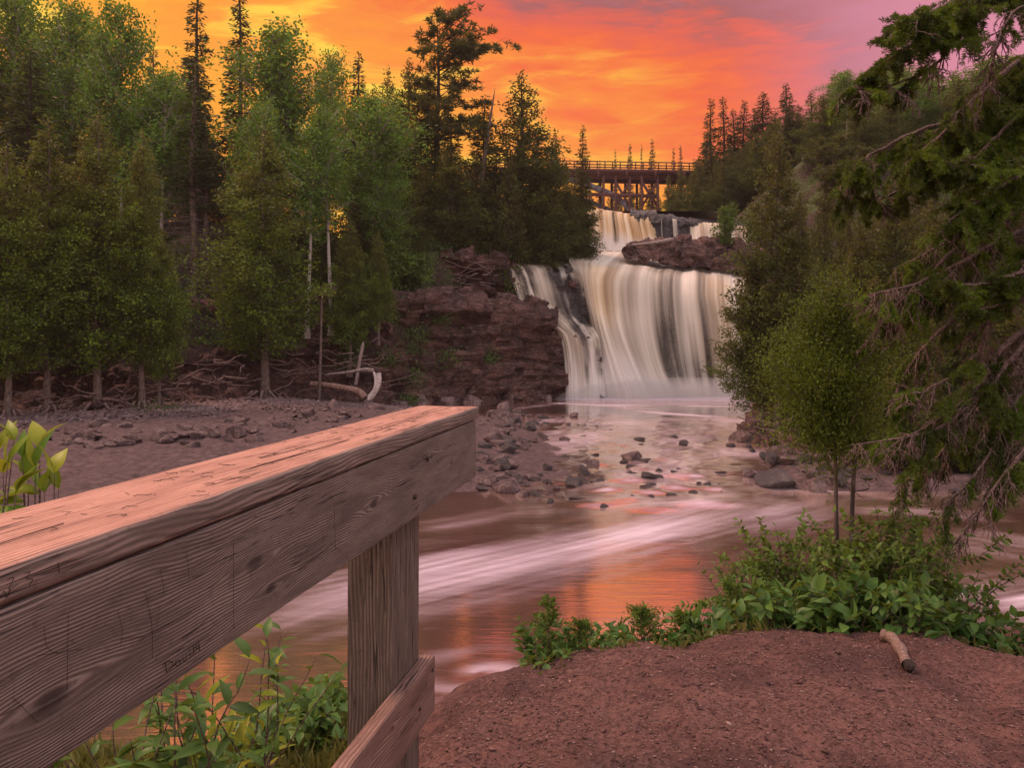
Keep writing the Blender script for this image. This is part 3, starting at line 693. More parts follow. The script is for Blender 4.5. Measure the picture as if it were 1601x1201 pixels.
def sweep(sec, xs, jig=None, name='b', m=None, seed=0):
    """sweep a closed (y,z) section along local x; jig(x, k) -> (dy,dz) offsets"""
    sec = np.asarray(sec, float); k = len(sec); V = []
    for x in xs:
        s = sec.copy()
        if jig is not None: s = s+jig(x, sec)
        V.append(np.c_[np.full(k, x), s])
    V = np.concatenate(V); n = len(xs)
    i = np.arange(n-1)[:, None]*k; j = np.arange(k)[None, :]; j2 = (j+1) % k
    Q = np.stack([i+j, i+j2, i+k+j2, i+k+j], -1).reshape(-1, 4)
    caps = [np.arange(k)[::-1][None, :], (np.arange(k)+(n-1)*k)[None, :]]
    return mesh(name, V, [Q]+caps, m, True)
def rsec(y0, y1, z0, z1, r, n=4):
    P = []
    for (cy, cz, a) in ((y1-r, z1-r, 0), (y0+r, z1-r, 90), (y0+r, z0+r, 180), (y1-r, z0+r, 270)):
        for i in range(n+1):
            th = R(a+90*i/n); P.append((cy+r*math.cos(th), cz+r*math.sin(th)))
    # densify long sides
    Q = []
    for i in range(len(P)):
        a, b = np.array(P[i]), np.array(P[(i+1) % len(P)]); d = np.linalg.norm(b-a); m_ = max(1, int(d/.02))
        for q in range(m_): Q.append(a+(b-a)*q/m_)
    return np.array(Q)
def fix_normals(me):
    bm = bmesh.new(); bm.from_mesh(me); bmesh.ops.recalc_face_normals(bm, faces=bm.faces)
    for e in bm.edges:
        if len(e.link_faces) == 2 and e.calc_face_angle(0) > R(50): e.smooth = False
    bm.to_mesh(me); bm.free(); return me
def build_rail():
    mx = 260/1250.0; th = math.atan(mx); L0 = np.array([-.825, 0.0])       # front face plane: x = -.825 + mx*y
    ct, st = math.cos(th), math.sin(th)
    def base(Y, off=0.0): return np.array([-.825+mx*Y-off*ct, Y+off*st])
    root = empty('timber_railing', (*base(2.6, .1), near_h(-.4, 2.6)))
    tag(root, 'weathered wooden railing with carved top board in the near left corner', 'railing')
    bpy.context.view_layer.update(); inv = root.matrix_world.inverted()
    # local board frame: x along rail toward the falls, y to the left (away), z up ; origin on front face at Y=0.6
    org = base(.35); rot = math.atan2(ct, st)      # direction angle of the rail
    def place(name, me, z, off=0.0, parent=root):
        o = obj(name, me); o.parent = parent; o.matrix_parent_inverse = Matrix.Identity(4)
        w = Matrix.Translation((org[0]-off*ct, org[1]+off*st, z)) @ Matrix.Rotation(rot, 4, 'Z')
        o.matrix_basis = (parent.matrix_world.inverted() @ w); return o
    def lx(Y): return (Y-.35)/ct
    zt = EYE-.28; zg = EYE-.330; zb = EYE-.565
    xs = np.concatenate([np.linspace(-.6, 0, 10), np.linspace(.02, lx(3.30), 150)])
    def jig(seed, amp):
        def f(x, s):
            n = fbm(np.full(len(s), x*2.2), s[:, 0]*9, s[:, 1]*9, 3, seed); n2 = fbm(np.full(len(s), x*9), s[:, 0]*5, s[:, 1]*5, 2, seed+3)
            c = s.mean(0); d = unit(s-c); edge = 1.0
            return d*(n*amp+n2*amp*.35)[:, None]
        return f
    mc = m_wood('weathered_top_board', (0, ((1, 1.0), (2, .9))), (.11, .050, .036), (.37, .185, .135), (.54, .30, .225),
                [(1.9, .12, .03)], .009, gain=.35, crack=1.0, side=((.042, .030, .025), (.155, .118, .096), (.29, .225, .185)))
    mf = m_wood('weathered_side_board', (0, ((2, 1.0), (1, .4))), (.040, .029, .024), (.135, .104, .086), (.26, .205, .17),
                [(1.86, -.115, .045), (1.24, -.108, .050), (2.38, -.065, .032), (.72, -.150, .060), (1.30, -.176, .034), (2.62, -.12, .024)], .0062, gain=.55)
    mp = m_wood('weathered_post', (2, ((1, 1.0), (0, .8))), (.036, .028, .022), (.115, .085, .066), (.22, .17, .135), [(1.0, .05, .02)], .012, gain=.8, crack=.5)
    ml = m_wood('lower_board', (0, ((2, 1.0), (1, .8))), (.06, .034, .026), (.185, .105, .082), (.30, .19, .155), [(2.0, -.05, .02), (2.22, -.13, .018)], .010, gain=.6)
    # cap
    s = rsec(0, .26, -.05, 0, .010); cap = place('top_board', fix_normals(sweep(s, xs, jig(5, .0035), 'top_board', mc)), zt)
    # fascia, 2 mm shadow gap under the cap
    s = rsec(.003, .048, -.2345, -.003, .004); fas = place('side_board', fix_normals(sweep(s, np.concatenate([np.linspace(-.6, 0, 10), np.linspace(.02, lx(3.27), 150)]), jig(8, .0016), 'side_board', mf)), zg)
    # posts: two timbers side by side
    for i, (Ya, Yb) in enumerate(((2.43, 2.555), (2.560, 2.69))):
        w = (Yb-Ya)/ct; zs = np.linspace(-2.2, 0, 60)
        sec = rsec(0, w, 0, .143, .006)                                    # (length dir, away dir)
        V = sec
        me = sweep(sec, zs, jig(20+i, .002), 'post', mp)
        co_ = np.empty(len(me.vertices)*3, dtype=np.float32); me.vertices.foreach_get('co', co_); co_ = co_.reshape(-1, 3)
        co_ = co_[:, [1, 2, 0]]; me.vertices.foreach_set('co', co_.ravel())
        me.update(); fix_normals(me)
        o = place('post', me, zb+.33, .050); o.matrix_basis = o.matrix_basis @ Matrix.Translation((lx(Ya+0.0)-.0, 0, -.12))
    # hidden near post, so that the railing stands on both ends
    # lower board
    s = rsec(.0, .047, -.185, 0, .007); low = place('lower_board', fix_normals(sweep(s, np.concatenate([np.linspace(-.6, 0, 8), np.linspace(.03, lx(2.71), 110)]), jig(31, .002), 'lower_board', ml)), EYE-1.075)
    # bolts, countersunk dark heads
    mb, t = newmat('rusty_bolt'); tcx = node(t, 'ShaderNodeTexCoord').outputs['Object']
    finish(t, mixc(t, nz(t, tcx, 120, 3), (.03, .022, .02), (.11, .07, .05)), .55, None, Metallic=.6)
    mh, t = newmat('bolt_hole'); finish(t, (.008, .006, .006), .9)
    def bolt(par, X, Z, r=.0085):
        b = bmesh.new()
        bmesh.ops.create_cone(b, cap_ends=True, segments=16, radius1=r, radius2=r*.8, depth=.006)
        bmesh.ops.rotate(b, verts=b.verts, matrix=Matrix.Rotation(R(90), 3, 'X'))
        bmesh.ops.translate(b, verts=b.verts, vec=(X, -.002, Z))
        me = bpy.data.meshes.new('bolt'); b.to_mesh(me); b.free(); me.materials.append(mb)
        o = obj('bolt', me); o.parent = par; return o
    def at_face(px, py):
        Y = .825/((1060-px)/1250.0); return lx(Y), EYE-(py-530)/1250.0*Y
    for px, py in ((668, 717), (648, 777)):
        X, Z = at_face(px, py); bolt(fas, X, Z-zg)
    for px, py in ((675, 1048), (655, 1109)):
        X, Z = at_face(px, py); bolt(low, X, Z-(EYE-1.075), .007)
    # writing and cuts
    mi, t = newmat('ink_and_cuts'); finish(t, (.022, .014, .012), .9)
    ms, t = newmat('pale_scratch'); finish(t, (.34, .25, .20), .9)
    def strokes(name, par, lines, zref, r, mt_, plane='front'):
        a = Acc()
        for L in lines:
            P = []
            for px, py in L:
                if plane == 'front':
                    X, Z = at_face(px, py); P.append((X, .0015, Z-zref))
                else:
                    Yd = (EYE-zt)*F_PX/(py-HOR); xw = (px-CX)/F_PX*Yd
                    v = np.array([xw-org[0], Yd-org[1]]); P.append((v[0]*st+v[1]*ct, -v[0]*ct+v[1]*st, .0012))
            P = np.array(P)
            if len(P) > 2: P = crv(P, len(P)*4)
            else: P = np.linspace(P[0], P[1], 4)
            a.tube(P, r, 4, cap=False)
        me = a.mesh(name, mt_); o = obj(name, me); o.parent = par; return o
    # "Davi 14"
    D_ = [[(259, 1036), (262, 1053)], [(255, 1041), (262, 1035), (270, 1036), (271, 1043), (263, 1050)],
          [(281, 1033), (275, 1036), (277, 1042), (283, 1038), (281, 1032)], [(281, 1032), (284, 1040)],
          [(286, 1028), (290, 1036), (293, 1024)], [(298, 1022), (299, 1030)], [(296, 1016), (297, 1017.5)],
          [(303, 1010), (304, 1024)], [(307, 1007), (308, 1015), (313, 1011)], [(311, 1002), (313, 1019)]]
    o = strokes('writing', fas, D_, zg, .0006, mi); o['label'] = 'handwritten ink words Davi 14 near the lower edge'
    cuts = [[(70, 980), (75, 1012), (92, 1022), (108, 1008)], [(108, 960), (106, 1080)], [(60, 1026), (130, 1015)],
            [(185, 955), (192, 985), (190, 1010)], [(228, 925), (238, 975), (239, 1030)], 
            [(252, 890), (258, 930)], [(292, 862), (297, 905)], [(366, 850), (366, 985)],
            [(240, 990), (300, 958)], [(20, 1090), (60, 1130)], [(5, 1120), (40, 1100)], [(523, 795), (525, 860)], [(520, 850), (545, 875)], [(245, 895), (262, 890)], [(190, 1000), (230, 995)]]
    o = strokes('carving', fas, cuts, zg, .00032, mi); o['label'] = 'knife cuts across the side board'
    capf = [[(13, 907), (22, 903), (20, 912), (15, 922), (30, 914)], [(40, 897), (48, 895), (43, 905), (52, 906), (47, 917)], [(2, 932), (8, 925), (12, 935), (18, 920)], [(85, 890), (98, 885)], [(92, 880), (94, 897)]]
    strokes('carving', cap, capf, zt, .00045, mi)
    rg = random.Random(3); tops = []
    for k in range(80):
        # short random cuts and letters on the top face, in world coordinates on the board
        X = rg.uniform(.25, 3.0); Yo = rg.uniform(.03, .235)
        n = rg.choice((1, 1, 2, 3)); P = [np.array([X, Yo])]
        ang = rg.choice((0, R(90), R(60), R(-50), R(20)))+rg.uniform(-.2, .2)
        for q in range(n):
            l = rg.uniform(.010, .030); P.append(P[-1]+np.array([math.cos(ang), math.sin(ang)])*l); ang += rg.uniform(.8, 2.0)*rg.choice((-1, 1))
        tops.append(P)
    for k in range(9):
        X = rg.uniform(.3, 2.6); Yo = rg.uniform(.05, .22); P = [np.array([X, Yo])]
        for q in range(6): P.append(P[-1]+np.array([rg.uniform(.05, .11), rg.uniform(-.008, .008)]))
        tops.append(P)
    a = Acc()
    for P in tops:
        P = np.array([(p[0], p[1], .0016) for p in P]); P = crv(P, len(P)*3) if len(P) > 3 else np.concatenate([np.linspace(P[i], P[i+1], 4) for i in range(len(P)-1)])
        a.tube(P, .00045 if len(P) < 14 else .0007, 4, cap=False)
    o = obj('carving', a.mesh('carving', mi)); o.parent = cap; o['label'] = 'visitors letters and scratches cut in the top board'
build_rail()
# ------------------------------------------------------------------ tree generators
def leaf_quads(P, Dn, Nn, L, Wd, tint, fold=0.0):
    """diamond leaves: P base points, Dn direction, Nn normal"""
    n = len(P); Dn = unit(Dn); S = unit(np.cross(Dn, Nn)); L = np.broadcast_to(L, (n,))[:, None]; Wd = np.broadcast_to(Wd, (n,))[:, None]
    V = np.stack([P, P+Dn*L*.45+S*Wd*.5, P+Dn*L, P+Dn*L*.45-S*Wd*.5], 1).reshape(-1, 3)
    Q = np.arange(n*4).reshape(-1, 4)
    return V, Q, np.repeat(tint, 4)
def rdir(n, g_): return unit(g_.normal(size=(n, 3)))
def crown_mesh(name, leaves, m, hh=0):
    V = np.concatenate([l[0] for l in leaves]); n = 0; Q = []
    for l in leaves: Q.append(l[1]+n); n += len(l[0])
    T = np.clip(np.concatenate([l[2] for l in leaves]), 0, 1); at = None
    if hh:
        q = V[::4]; k = sst(.40, .95, q[:, 2]/hh+.22*fbm(q[:, 0]*1.5, q[:, 1]*1.5, q[:, 2]*1.2, 2, 7)); at = dict(cones=np.repeat(k*.42, 4))
    return mesh(name, V, np.concatenate(Q), m, False, tint=T, attrs=at)
def make_conifer(key, kind, h, r, bf, seed, nb, nl, lsz, m, bark, name, cat, lean=0.0, bare=0.0, barelow=-1, roots=0, asym=(0, 0)):
    g_ = np.random.default_rng(seed); a = Acc(); leaves = []
    root = empty(name); tag(root, 'tree', cat)
    tr = (h*.0105+.02 if h > 5 else h*.009)*(.85 if kind == 'birch' else 1)
    z = np.linspace(-.5, h*.98, 16); bend = np.c_[lean*np.clip(z/h, 0, 1)**1.5*h+.05*np.sin(z*.5+seed), .05*np.cos(z*.4+seed), z]
    a.tube(bend, np.interp(z, [-.5, 0, .5, h], [tr*1.9, tr*1.5, tr, tr*.12]), 8)
    def ax(zz): return np.array([np.interp(zz, z, bend[:, 0]), np.interp(zz, z, bend[:, 1]), zz])
    for i in range(nb):
        if kind == 'spruce': t = (int(i/nb*(h/.42))+g_.uniform(-.25, .25))/(h/.42)
        else: t = i/nb+g_.uniform(-.02, .02)
        t = min(max(t, 0), .995)
        az = g_.uniform(0, 6.283); zz = h*(bf+(1-bf)*t)
        if kind == 'cedar': prof = min(1, 1.18*(1-t)**.82)*(.72+.28*sst(0, .16, t)); el = R(g_.uniform(5, 40)); cur = .25
        elif kind == 'spruce': prof = (1-t)**.92+.015; el = R(np.interp(t, [0, .6, 1], [-18, 0, 45])+g_.uniform(-8, 8)); cur = -.10
        elif kind == 'pine': prof = (.25+.9*math.sin(math.pi*min(1, t*.75+.2)))*(.55+.6*g_.random()); el = R(np.interp(t, [0, 1], [0, 40])+g_.uniform(-10, 15)); cur = .10
        else: prof = math.sin(math.pi*min(.98, .12+.84*t))**.7; el = R(g_.uniform(15, 60)); cur = .1
        ln = r*prof*(g_.uniform(.68, 1.12) if h > 5 else g_.uniform(.45, 1.25))*(1+asym[0]*math.cos(az)+asym[1]*math.sin(az))
        ln *= 1+.22*float(noise3(az*1.2+seed, zz*.8, seed))
        if ln < .05: ln = .05
        s = np.linspace(0, 1, 7); d = np.array([math.cos(az), math.sin(az), 0])
        P = ax(zz)+d*(s*ln*math.cos(el))[:, None]; P[:, 2] += s*ln*math.sin(el)+cur*s**2*ln*(1 if kind != 'spruce' else (-.9+1.3*s))
        P += g_.normal(size=3)*.03
        a.tube(P, np.linspace(max(.012, ln*.018), .004, 7), 4)
        if g_.random() < bare or t < barelow: 
            # dead twigs only
            for q in range(7):
                b = P[g_.integers(2, 7)]; e = b+unit(d+g_.normal(size=3)*.7)*ln*.3; a.tube(np.linspace(b, e, 4), .006, 3)
            continue
        n = max(3, int(nl/nb*(ln/(r*.62))**(1.35)*g_.uniform(.8, 1.2)))
        ct_ = np.clip(.45+.22*g_.normal(), 0, 1)
        if kind == 'spruce':
            sq = g_.random(n)**.75; c = np.c_[np.interp(sq, s, P[:, 0]), np.interp(sq, s, P[:, 1]), np.interp(sq, s, P[:, 2])]
            side = np.cross(d, [0, 0, 1.0]); sg = g_.choice([-1, 1], n)*g_.random(n)
            wid = (.10+.30*ln*(1-sq)**.8*sst(-.1, .3, sq))
            c = c+side*(sg*wid)[:, None]; c[:, 2] -= g_.random(n)*.10+.12*np.abs(sg)*wid
            D = unit(d*(.6)+side*(sg*.9)[:, None]+np.array([0, 0, -.25])+g_.normal(size=(n, 3))*.35)
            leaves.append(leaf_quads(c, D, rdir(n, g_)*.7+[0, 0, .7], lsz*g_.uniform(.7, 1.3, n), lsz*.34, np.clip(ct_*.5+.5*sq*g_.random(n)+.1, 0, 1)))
        elif kind == 'cedar':
            sq = g_.random(n)**.55; c = np.c_[np.interp(sq, s, P[:, 0]), np.interp(sq, s, P[:, 1]), np.interp(sq, s, P[:, 2])]
            # sub-clumps on the branch give light and dark tufts
            K = max(2, int(ln*3)); cc = np.c_[np.interp(g_.random(K)**.6, s, P[:, 0]), np.interp(g_.random(K)**.6, s, P[:, 1]), np.interp(g_.random(K)**.6, s, P[:, 2])]
            kk = g_.integers(0, K, n); far = g_.random(n) < .65
            base = P[0]*(1-.0)+0
            ks = g_.random(K)**.6; cc = np.c_[np.interp(ks, s, P[:, 0]), np.interp(ks, s, P[:, 1]), np.interp(ks, s, P[:, 2])]+g_.normal(size=(K, 3))*.10*ln
            c = np.where(far[:, None], cc[kk]+g_.normal(size=(n, 3))*(.09+.035*ln)*[1, 1, .8], c+g_.normal(size=(n, 3))*(.07+.05*ln))
            D = unit(d*.5+np.array([0, 0, .15])+g_.normal(size=(n, 3))*.7)
            tk = np.clip(.42+.38*g_.normal(size=K), 0, 1)
            leaves.append(leaf_quads(c, D, rdir(n, g_), lsz*g_.uniform(.6, 1.3, n), lsz*.5, np.clip(tk[kk]*.82+.18*g_.random(n), 0, 1)))
        elif kind == 'pine':
            K = max(3, int(ln*5)); sq = .35+.65*g_.random(K); cc = np.c_[np.interp(sq, s, P[:, 0]), np.interp(sq, s, P[:, 1]), np.interp(sq, s, P[:, 2])]
            cc += g_.normal(size=(K, 3))*[.22*ln*.6, .22*ln*.6, .06]; cc[:, 2] += .06
            for q in range(K): 
                if q % 2 == 0: a.tube(np.linspace(P[4], cc[q], 3), .008, 3)
            kk = g_.integers(0, K, n); D = unit(g_.normal(size=(n, 3))+d*.5+[0, 0, .5])
            leaves.append(leaf_quads(cc[kk]+g_.normal(size=(n, 3))*.05, D, rdir(n, g_), lsz*g_.uniform(.8, 1.3, n), lsz*.22, np.clip(.5+.2*g_.normal(size=K)[kk]+.2*g_.random(n), 0, 1)))
        else:
            K = max(3, int(ln*4)); sq = .25+.75*g_.random(K); cc = np.c_[np.interp(sq, s, P[:, 0]), np.interp(sq, s, P[:, 1]), np.interp(sq, s, P[:, 2])]
            cc += g_.normal(size=(K, 3))*.20*ln
            for q in range(K): a.tube(np.linspace(P[3], cc[q], 3), .007, 3)
            kk = g_.integers(0, K, n); D = unit(g_.normal(size=(n, 3))+[0, 0, -.5])
            tk = np.clip(.45+.35*g_.normal(size=K), 0, 1)
            leaves.append(leaf_quads(cc[kk]+g_.normal(size=(n, 3))*(.13+.05*ln), D, rdir(n, g_), lsz*g_.uniform(.7, 1.3, n), lsz*.75, np.clip(tk[kk]*.7+.3*g_.random(n), 0, 1)))
    tk = obj('trunk', a.mesh(name+'_trunk', bark), root)
    ks = [tk]
    if leaves: ks.append(obj('crown', crown_mesh(name+'_crown', leaves, m, h if kind == 'cedar' and h > 5 else 0), root))
    if roots:
        b = Acc()
        for i in range(roots):
            az = g_.uniform(0, 6.283); L = g_.uniform(.7, 2.0); s = np.linspace(0, 1, 9)
            wv = np.cumsum(g_.normal(size=9)*.30); A_ = az+wv*.5
            st_ = np.c_[np.cos(A_), np.sin(A_)]*L/9; xy = np.cumsum(st_, 0)+np.array([math.cos(az), math.sin(az)])*tr
            P = np.c_[xy, .22-.55*s**.7+.10*np.abs(g_.normal(size=9))]; P[0, 2] = .35
            b.tube(P, np.linspace(tr*.42, .018, 9), 5)
        ks.append(obj('roots', b.mesh(name+'_roots', M_ROOT), root))
    proto(key, root, ks); PROTO[key]['h'] = h; PROTO[key]['r'] = r
def build_protos():
    for i in range(4):
        make_conifer('cedar%d' % i, 'cedar', 11, 2.0, .14, 100+i, 210, 26000, .135, M_CEDAR, M_BARK, 'cedar_tree', 'tree', roots=9)
    make_conifer('pointcedar', 'cedar', 12, 1.9, .17, 133, 200, 20000, .15, M_CEDARD, M_BARK, 'cedar_tree', 'tree', roots=10, asym=(-.25, 0))
    for i in range(3):
        make_conifer('dcedar%d' % i, 'cedar', 11, 2.3, .04, 120+i, 200, 17000, .16, M_CEDARD, M_DARKBARK, 'cedar_tree', 'tree')
    for i in range(3):
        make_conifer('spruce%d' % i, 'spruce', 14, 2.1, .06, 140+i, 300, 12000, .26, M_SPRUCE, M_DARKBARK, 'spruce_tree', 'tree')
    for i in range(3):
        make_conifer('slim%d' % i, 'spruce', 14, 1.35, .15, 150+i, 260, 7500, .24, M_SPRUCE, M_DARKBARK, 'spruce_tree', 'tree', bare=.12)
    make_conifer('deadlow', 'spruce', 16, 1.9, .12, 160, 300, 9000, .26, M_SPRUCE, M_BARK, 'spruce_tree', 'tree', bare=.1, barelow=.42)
    make_conifer('wpine', 'pine', 17, 2.6, .45, 171, 58, 11000, .30, M_PINE, M_DARKBARK, 'pine_tree', 'tree', asym=(.40, 0))
    make_conifer('spine', 'pine', 8, 1.7, .30, 172, 46, 6500, .24, M_PINE, M_BARK, 'pine_tree', 'tree')
    for i in range(3):
        make_conifer('birch%d' % i, 'birch', 12, 2.5, .32, 180+i, 80, 9500, .16, M_BIRCH, M_BIRCHBARK, 'birch_tree', 'tree', lean=.05*(i-1))
    for i in range(2): make_conifer('fbirch%d' % i, 'birch', 12, 2.2, .42, 195+i, 50, 5200, .15, M_BIRCH, M_BIRCHBARK, 'birch_tree', 'tree', lean=.06*(1-2*i))
    make_conifer('bush', 'birch', 4, 1.7, .10, 190, 40, 2600, .24, M_SHRUB, M_BARK, 'bush', 'bush')
build_protos()
CNT = {}
def tree(kind, px, top, base, D, wpx, label, group=None, rz=None, zb=None, name=None, leanpx=0):
    """stand a tree so that it spans the photo rows top..base at distance D and is wpx wide"""
    ks = [k for k in PROTO if k.rstrip('0123456789') == kind or k == kind]
    i = CNT.get(kind, 0); CNT[kind] = i+1; key = ks[i % len(ks)]; P = PROTO[key]
    p = W(px, base, D); q = W(px, top, D); h = q[2]-p[2]
    gz = float(H(p[0], D)) if zb is None else zb
    lo = gz-.05 if zb is None else zb
    h = max(q[2]-lo, min(P['h'], 6.0) if D > 40 and P['h'] > 6 else .5); sz = h/P['h']; sw = (wpx/F_PX*D/2)/P['r']
    r = dup(key, (p[0], D, lo), (random.uniform(0, 6.28) if rz is None else rz), (sw, sw, sz), label, group, ry=leanpx/max(1, (base-top)))
    return r
# ------------------------------------------------------------------ the forest, tree by tree
def build_forest():
    T = tree
    # front row of cedars on the left bank
    T('cedar', -60, 250, 680, 30, 200, 'cedar at the far left end of the bank row, cut by the picture edge')
    T('cedar', 12, 222, 660, 30.5, 165, 'first full cedar of the left bank row, pale trunk at the beach edge')
    T('cedar', 76, 182, 650, 32, 175, 'pointed cedar second in the left bank row')
    T('cedar', 152, 172, 655, 33, 185, 'tall pointed cedar third in the left bank row, over the reddish block')
    T('cedar', 222, 205, 648, 34, 135, 'round topped cedar at the right end of the left bank row')
    T('cedar', 250, 350, 640, 35, 80, 'short cedar tucked against the right end of the left bank row')
    T('cedar', 412, 195, 625, 40.2, 200, 'big dense cedar standing alone before the cliff, wide crown low to the ground')
    T('cedar', 547, 340, 560, 43.4, 92, 'dark narrow cedar hanging at the left end of the cliff', zb=2.0); T('cedar', 592, 395, 560, 44.2, 60, 'small cedar clinging to the left corner of the cliff', zb=3.6)
    # trees of the second row and up the left slope
    T('deadlow', 303, 90, 420, 43.9, 150, 'spruce with bare dead lower limbs behind the gap between the cedars')
    T('deadlow', 322, 165, 418, 44.3, 110, 'thinner trunk beside the spruce with dead lower limbs')
    T('spruce', 45, 68, 400, 44, 190, 'big dark spruce rising behind the left bank cedars')
    T('spruce', -40, -60, 400, 48, 190, 'dark spruce at the left picture edge behind the bank row')
    T('birch', 110, 15, 380, 50, 150, 'light green birch behind the dark spruce, crown reaching the top edge')
    T('birch', 190, 22, 380, 47, 140, 'tall birch with pale trunk above the third bank cedar')
    T('birch', 250, 120, 400, 45, 150, 'bright green birch beside the spruce with dead limbs')
    T('birch', 10, -5, 400, 52, 170, 'green birch in the upper left corner')
    T('slim', 310, -40, 300, 58, 95, 'dark reddish spruce reaching the top edge above the dead limbed spruce')
    T('slim', 375, -45, 300, 57, 100, 'dark spruce reaching the top edge right of the reddish spruce')
    T('birch', 425, 55, 400, 52, 190, 'round crowned birch behind the big lone cedar')
    T('birch', 400, 175, 420, 45, 120, 'small bright birch directly above the big lone cedar')
    T('fbirch', 480, 195, 440, 44.5, 110, 'birch with forked white trunk left of the cliff', zb=4.2)
    T('fbirch', 517, 170, 440, 44.8, 120, 'birch with straight white trunk next to the forked birch', zb=4.4)
    T('birch', 585, 165, 440, 49, 150, 'broad green birch above the left end of the cliff')
    T('birch', 603, 270, 450, 48.5, 100, 'small leafy tree at the cliff top left of the exposed roots', zb=6.2)
    T('birch', 512, 92, 380, 60, 90, 'thin leafed tree on the skyline between birch and conifer')
    T('spruce', 560, 78, 380, 60, 110, 'bushy spruce on the skyline left of the tall white pine')
    T('dcedar', 640, 88, 400, 56, 120, 'tall dark cedar just left of the white pine')
    T('wpine', 684, 26, 400, 56.5, 170, 'tall white pine with long flat limbs reaching right', rz=0)
    T('dcedar', 607, 105, 400, 57.5, 110, 'tall dark cedar on the skyline right of the bushy spruce'); T('dcedar', 668, 110, 400, 55.5, 110, 'dark cedar joined to the left side of the white pine'); T('spruce', 705, 165, 400, 58, 100, 'dark spruce under the flat limbs of the white pine'); T('dcedar', 585, 130, 400, 58.5, 100, 'dark cedar between the bushy spruce and the tall dark cedar')
    T('dcedar', 624, 330, 450, 49.6, 70, 'small dark cedar above the left end of the cliff', zb=6.0); T('dcedar', 645, 318, 450, 50.6, 72, 'dark cedar behind the small one above the cliff', zb=7.4); T('dcedar', 598, 300, 450, 48.5, 80, 'dark cedar behind the leafy cliff top tree', zb=5.5)
    T('dcedar', 705, 225, 395, 53, 130, 'dark cedar under the white pine')
    T('dcedar', 660, 250, 395, 52.3, 100, 'dark cedar above the cliff ledge, below the pine')
    T('spruce', 758, 145, 392, 58, 110, 'spruce with pointed top between pine and round cedar')
    T('dcedar', 745, 235, 392, 55, 120, 'low dark cedar in front of the pointed spruce')
    T('dcedar', 815, 112, 392, 57, 195, 'round topped tall cedar left of the bridge')
    T('dcedar', 795, 225, 392, 54.5, 120, 'dark cedar at the foot of the round topped cedar')
    T('dcedar', 868, 208, 390, 58.5, 90, 'lower cedar sloping down toward the bridge')
    T('dcedar', 850, 262, 392, 56.0, 120, 'dark cedar at the ledge edge left of the upper falls')
    T('dcedar', 885, 290, 388, 57.8, 95, 'short bushy cedar touching the left edge of the upper falls')
    T('spruce', 911, 194, 372, 59.5, 62, 'slim dark spruce standing against the left end of the bridge', zb=9.6)
    T('dcedar', 908, 262, 388, 59.0, 74, 'bushy green foot of trees overhanging the upper falls', zb=8.9)
    T('bush', 615, 388, 455, 47.6, 70, 'round leafy bush on the cliff top left of the hanging roots', zb=6.3); T('bush', 648, 402, 455, 49.2, 56, 'smaller leafy bush touching the hanging roots on the cliff top', zb=6.6); T('bush', 560, 470, 560, 44.0, 60, 'low bush at the foot of the narrow dark cedar', zb=3.0)
    # dense background of the left forest
    rg = random.Random(21); G = 'forest trees on the left slope'
    for i in range(26):
        px = rg.uniform(-80, 600); D = rg.uniform(56, 80)
        top = np.interp(px, [-80, 380, 430, 470, 520, 600], [40, 60, 100, 130, 160, 180])+rg.uniform(5, 130)
        k = rg.choice(['spruce', 'slim', 'birch', 'dcedar', 'birch'])
        T(k, px, top, 300, D, rg.uniform(90, 130)*60/D, {'spruce': 'dark spruce deep in the forest on the left slope', 'slim': 'slim spruce deep in the forest on the left slope',
          'birch': 'green birch deep in the forest on the left slope', 'dcedar': 'dark cedar deep in the forest on the left slope'}[k], G+', '+{'slim': 'slim spruces', 'spruce': 'spruces', 'birch': 'birches', 'dcedar': 'cedars'}[k])
    for i in range(16):
        px = -60+i*44+rg.uniform(-12, 12); D = rg.uniform(47, 55)
        if 270 < px < 345: D = rg.uniform(60, 66)
        T('dcedar', px, np.interp(px, [-60, 600], [180, 250])+rg.uniform(-30, 60), 400, D, rg.uniform(85, 120), 'dark cedar filling the middle of the left forest', 'dark cedars in the middle of the left forest')
    for i in range(8):
        px = 630+i*36+rg.uniform(-8, 8); D = rg.uniform(60, 70)
        T('dcedar', px, np.interp(px, [630, 700, 760, 815, 900], [170, 215, 215, 180, 262])+rg.uniform(0, 40), 400, D, rg.uniform(60, 90), 'dark cedar behind the cliff top trees', 'dark cedars behind the cliff top trees')
    # trees far beyond the bridge
    for px, top, w in ((962, 232, 17), (985, 222, 26), (1003, 225, 14), (1020, 216, 30), (1053, 229, 20), (1064, 224, 24), (938, 250, 20), (1085, 246, 24)):
        T('spruce', px, top, 300, 112+px % 5, w*1.35, 'small dark spruce showing above the bridge railing', 'small spruces behind the bridge', zb=14)
    for i in range(12):
        px = 925+i*15; T('dcedar', px, 292+rg.uniform(-6, 18), 340, 122+rg.uniform(0, 10), 30, 'dark tree seen through the bridge trusses', 'trees seen through the bridge trusses', zb=14)
    # right hill
    for px, top, w, D in ((1112, 160, 34, 84), (1131, 156, 34, 85), (1163, 163, 46, 84), (1193, 150, 60, 82), (1229, 136, 50, 84), (1247, 190, 40, 86), (1268, 148, 44, 86), (1306, 122, 56, 84), (1180, 190, 40, 90), (1147, 176, 34, 88), (1105, 210, 40, 80), (1330, 150, 60, 86), (1285, 175, 50, 90), (1212, 180, 50, 90)):
        T('spruce' if w > 40 else 'slim', px, top-8, 300, D, w*1.75, 'dark spruce in the skyline row on the right hill above the bridge', 'skyline spruces on the right hill')
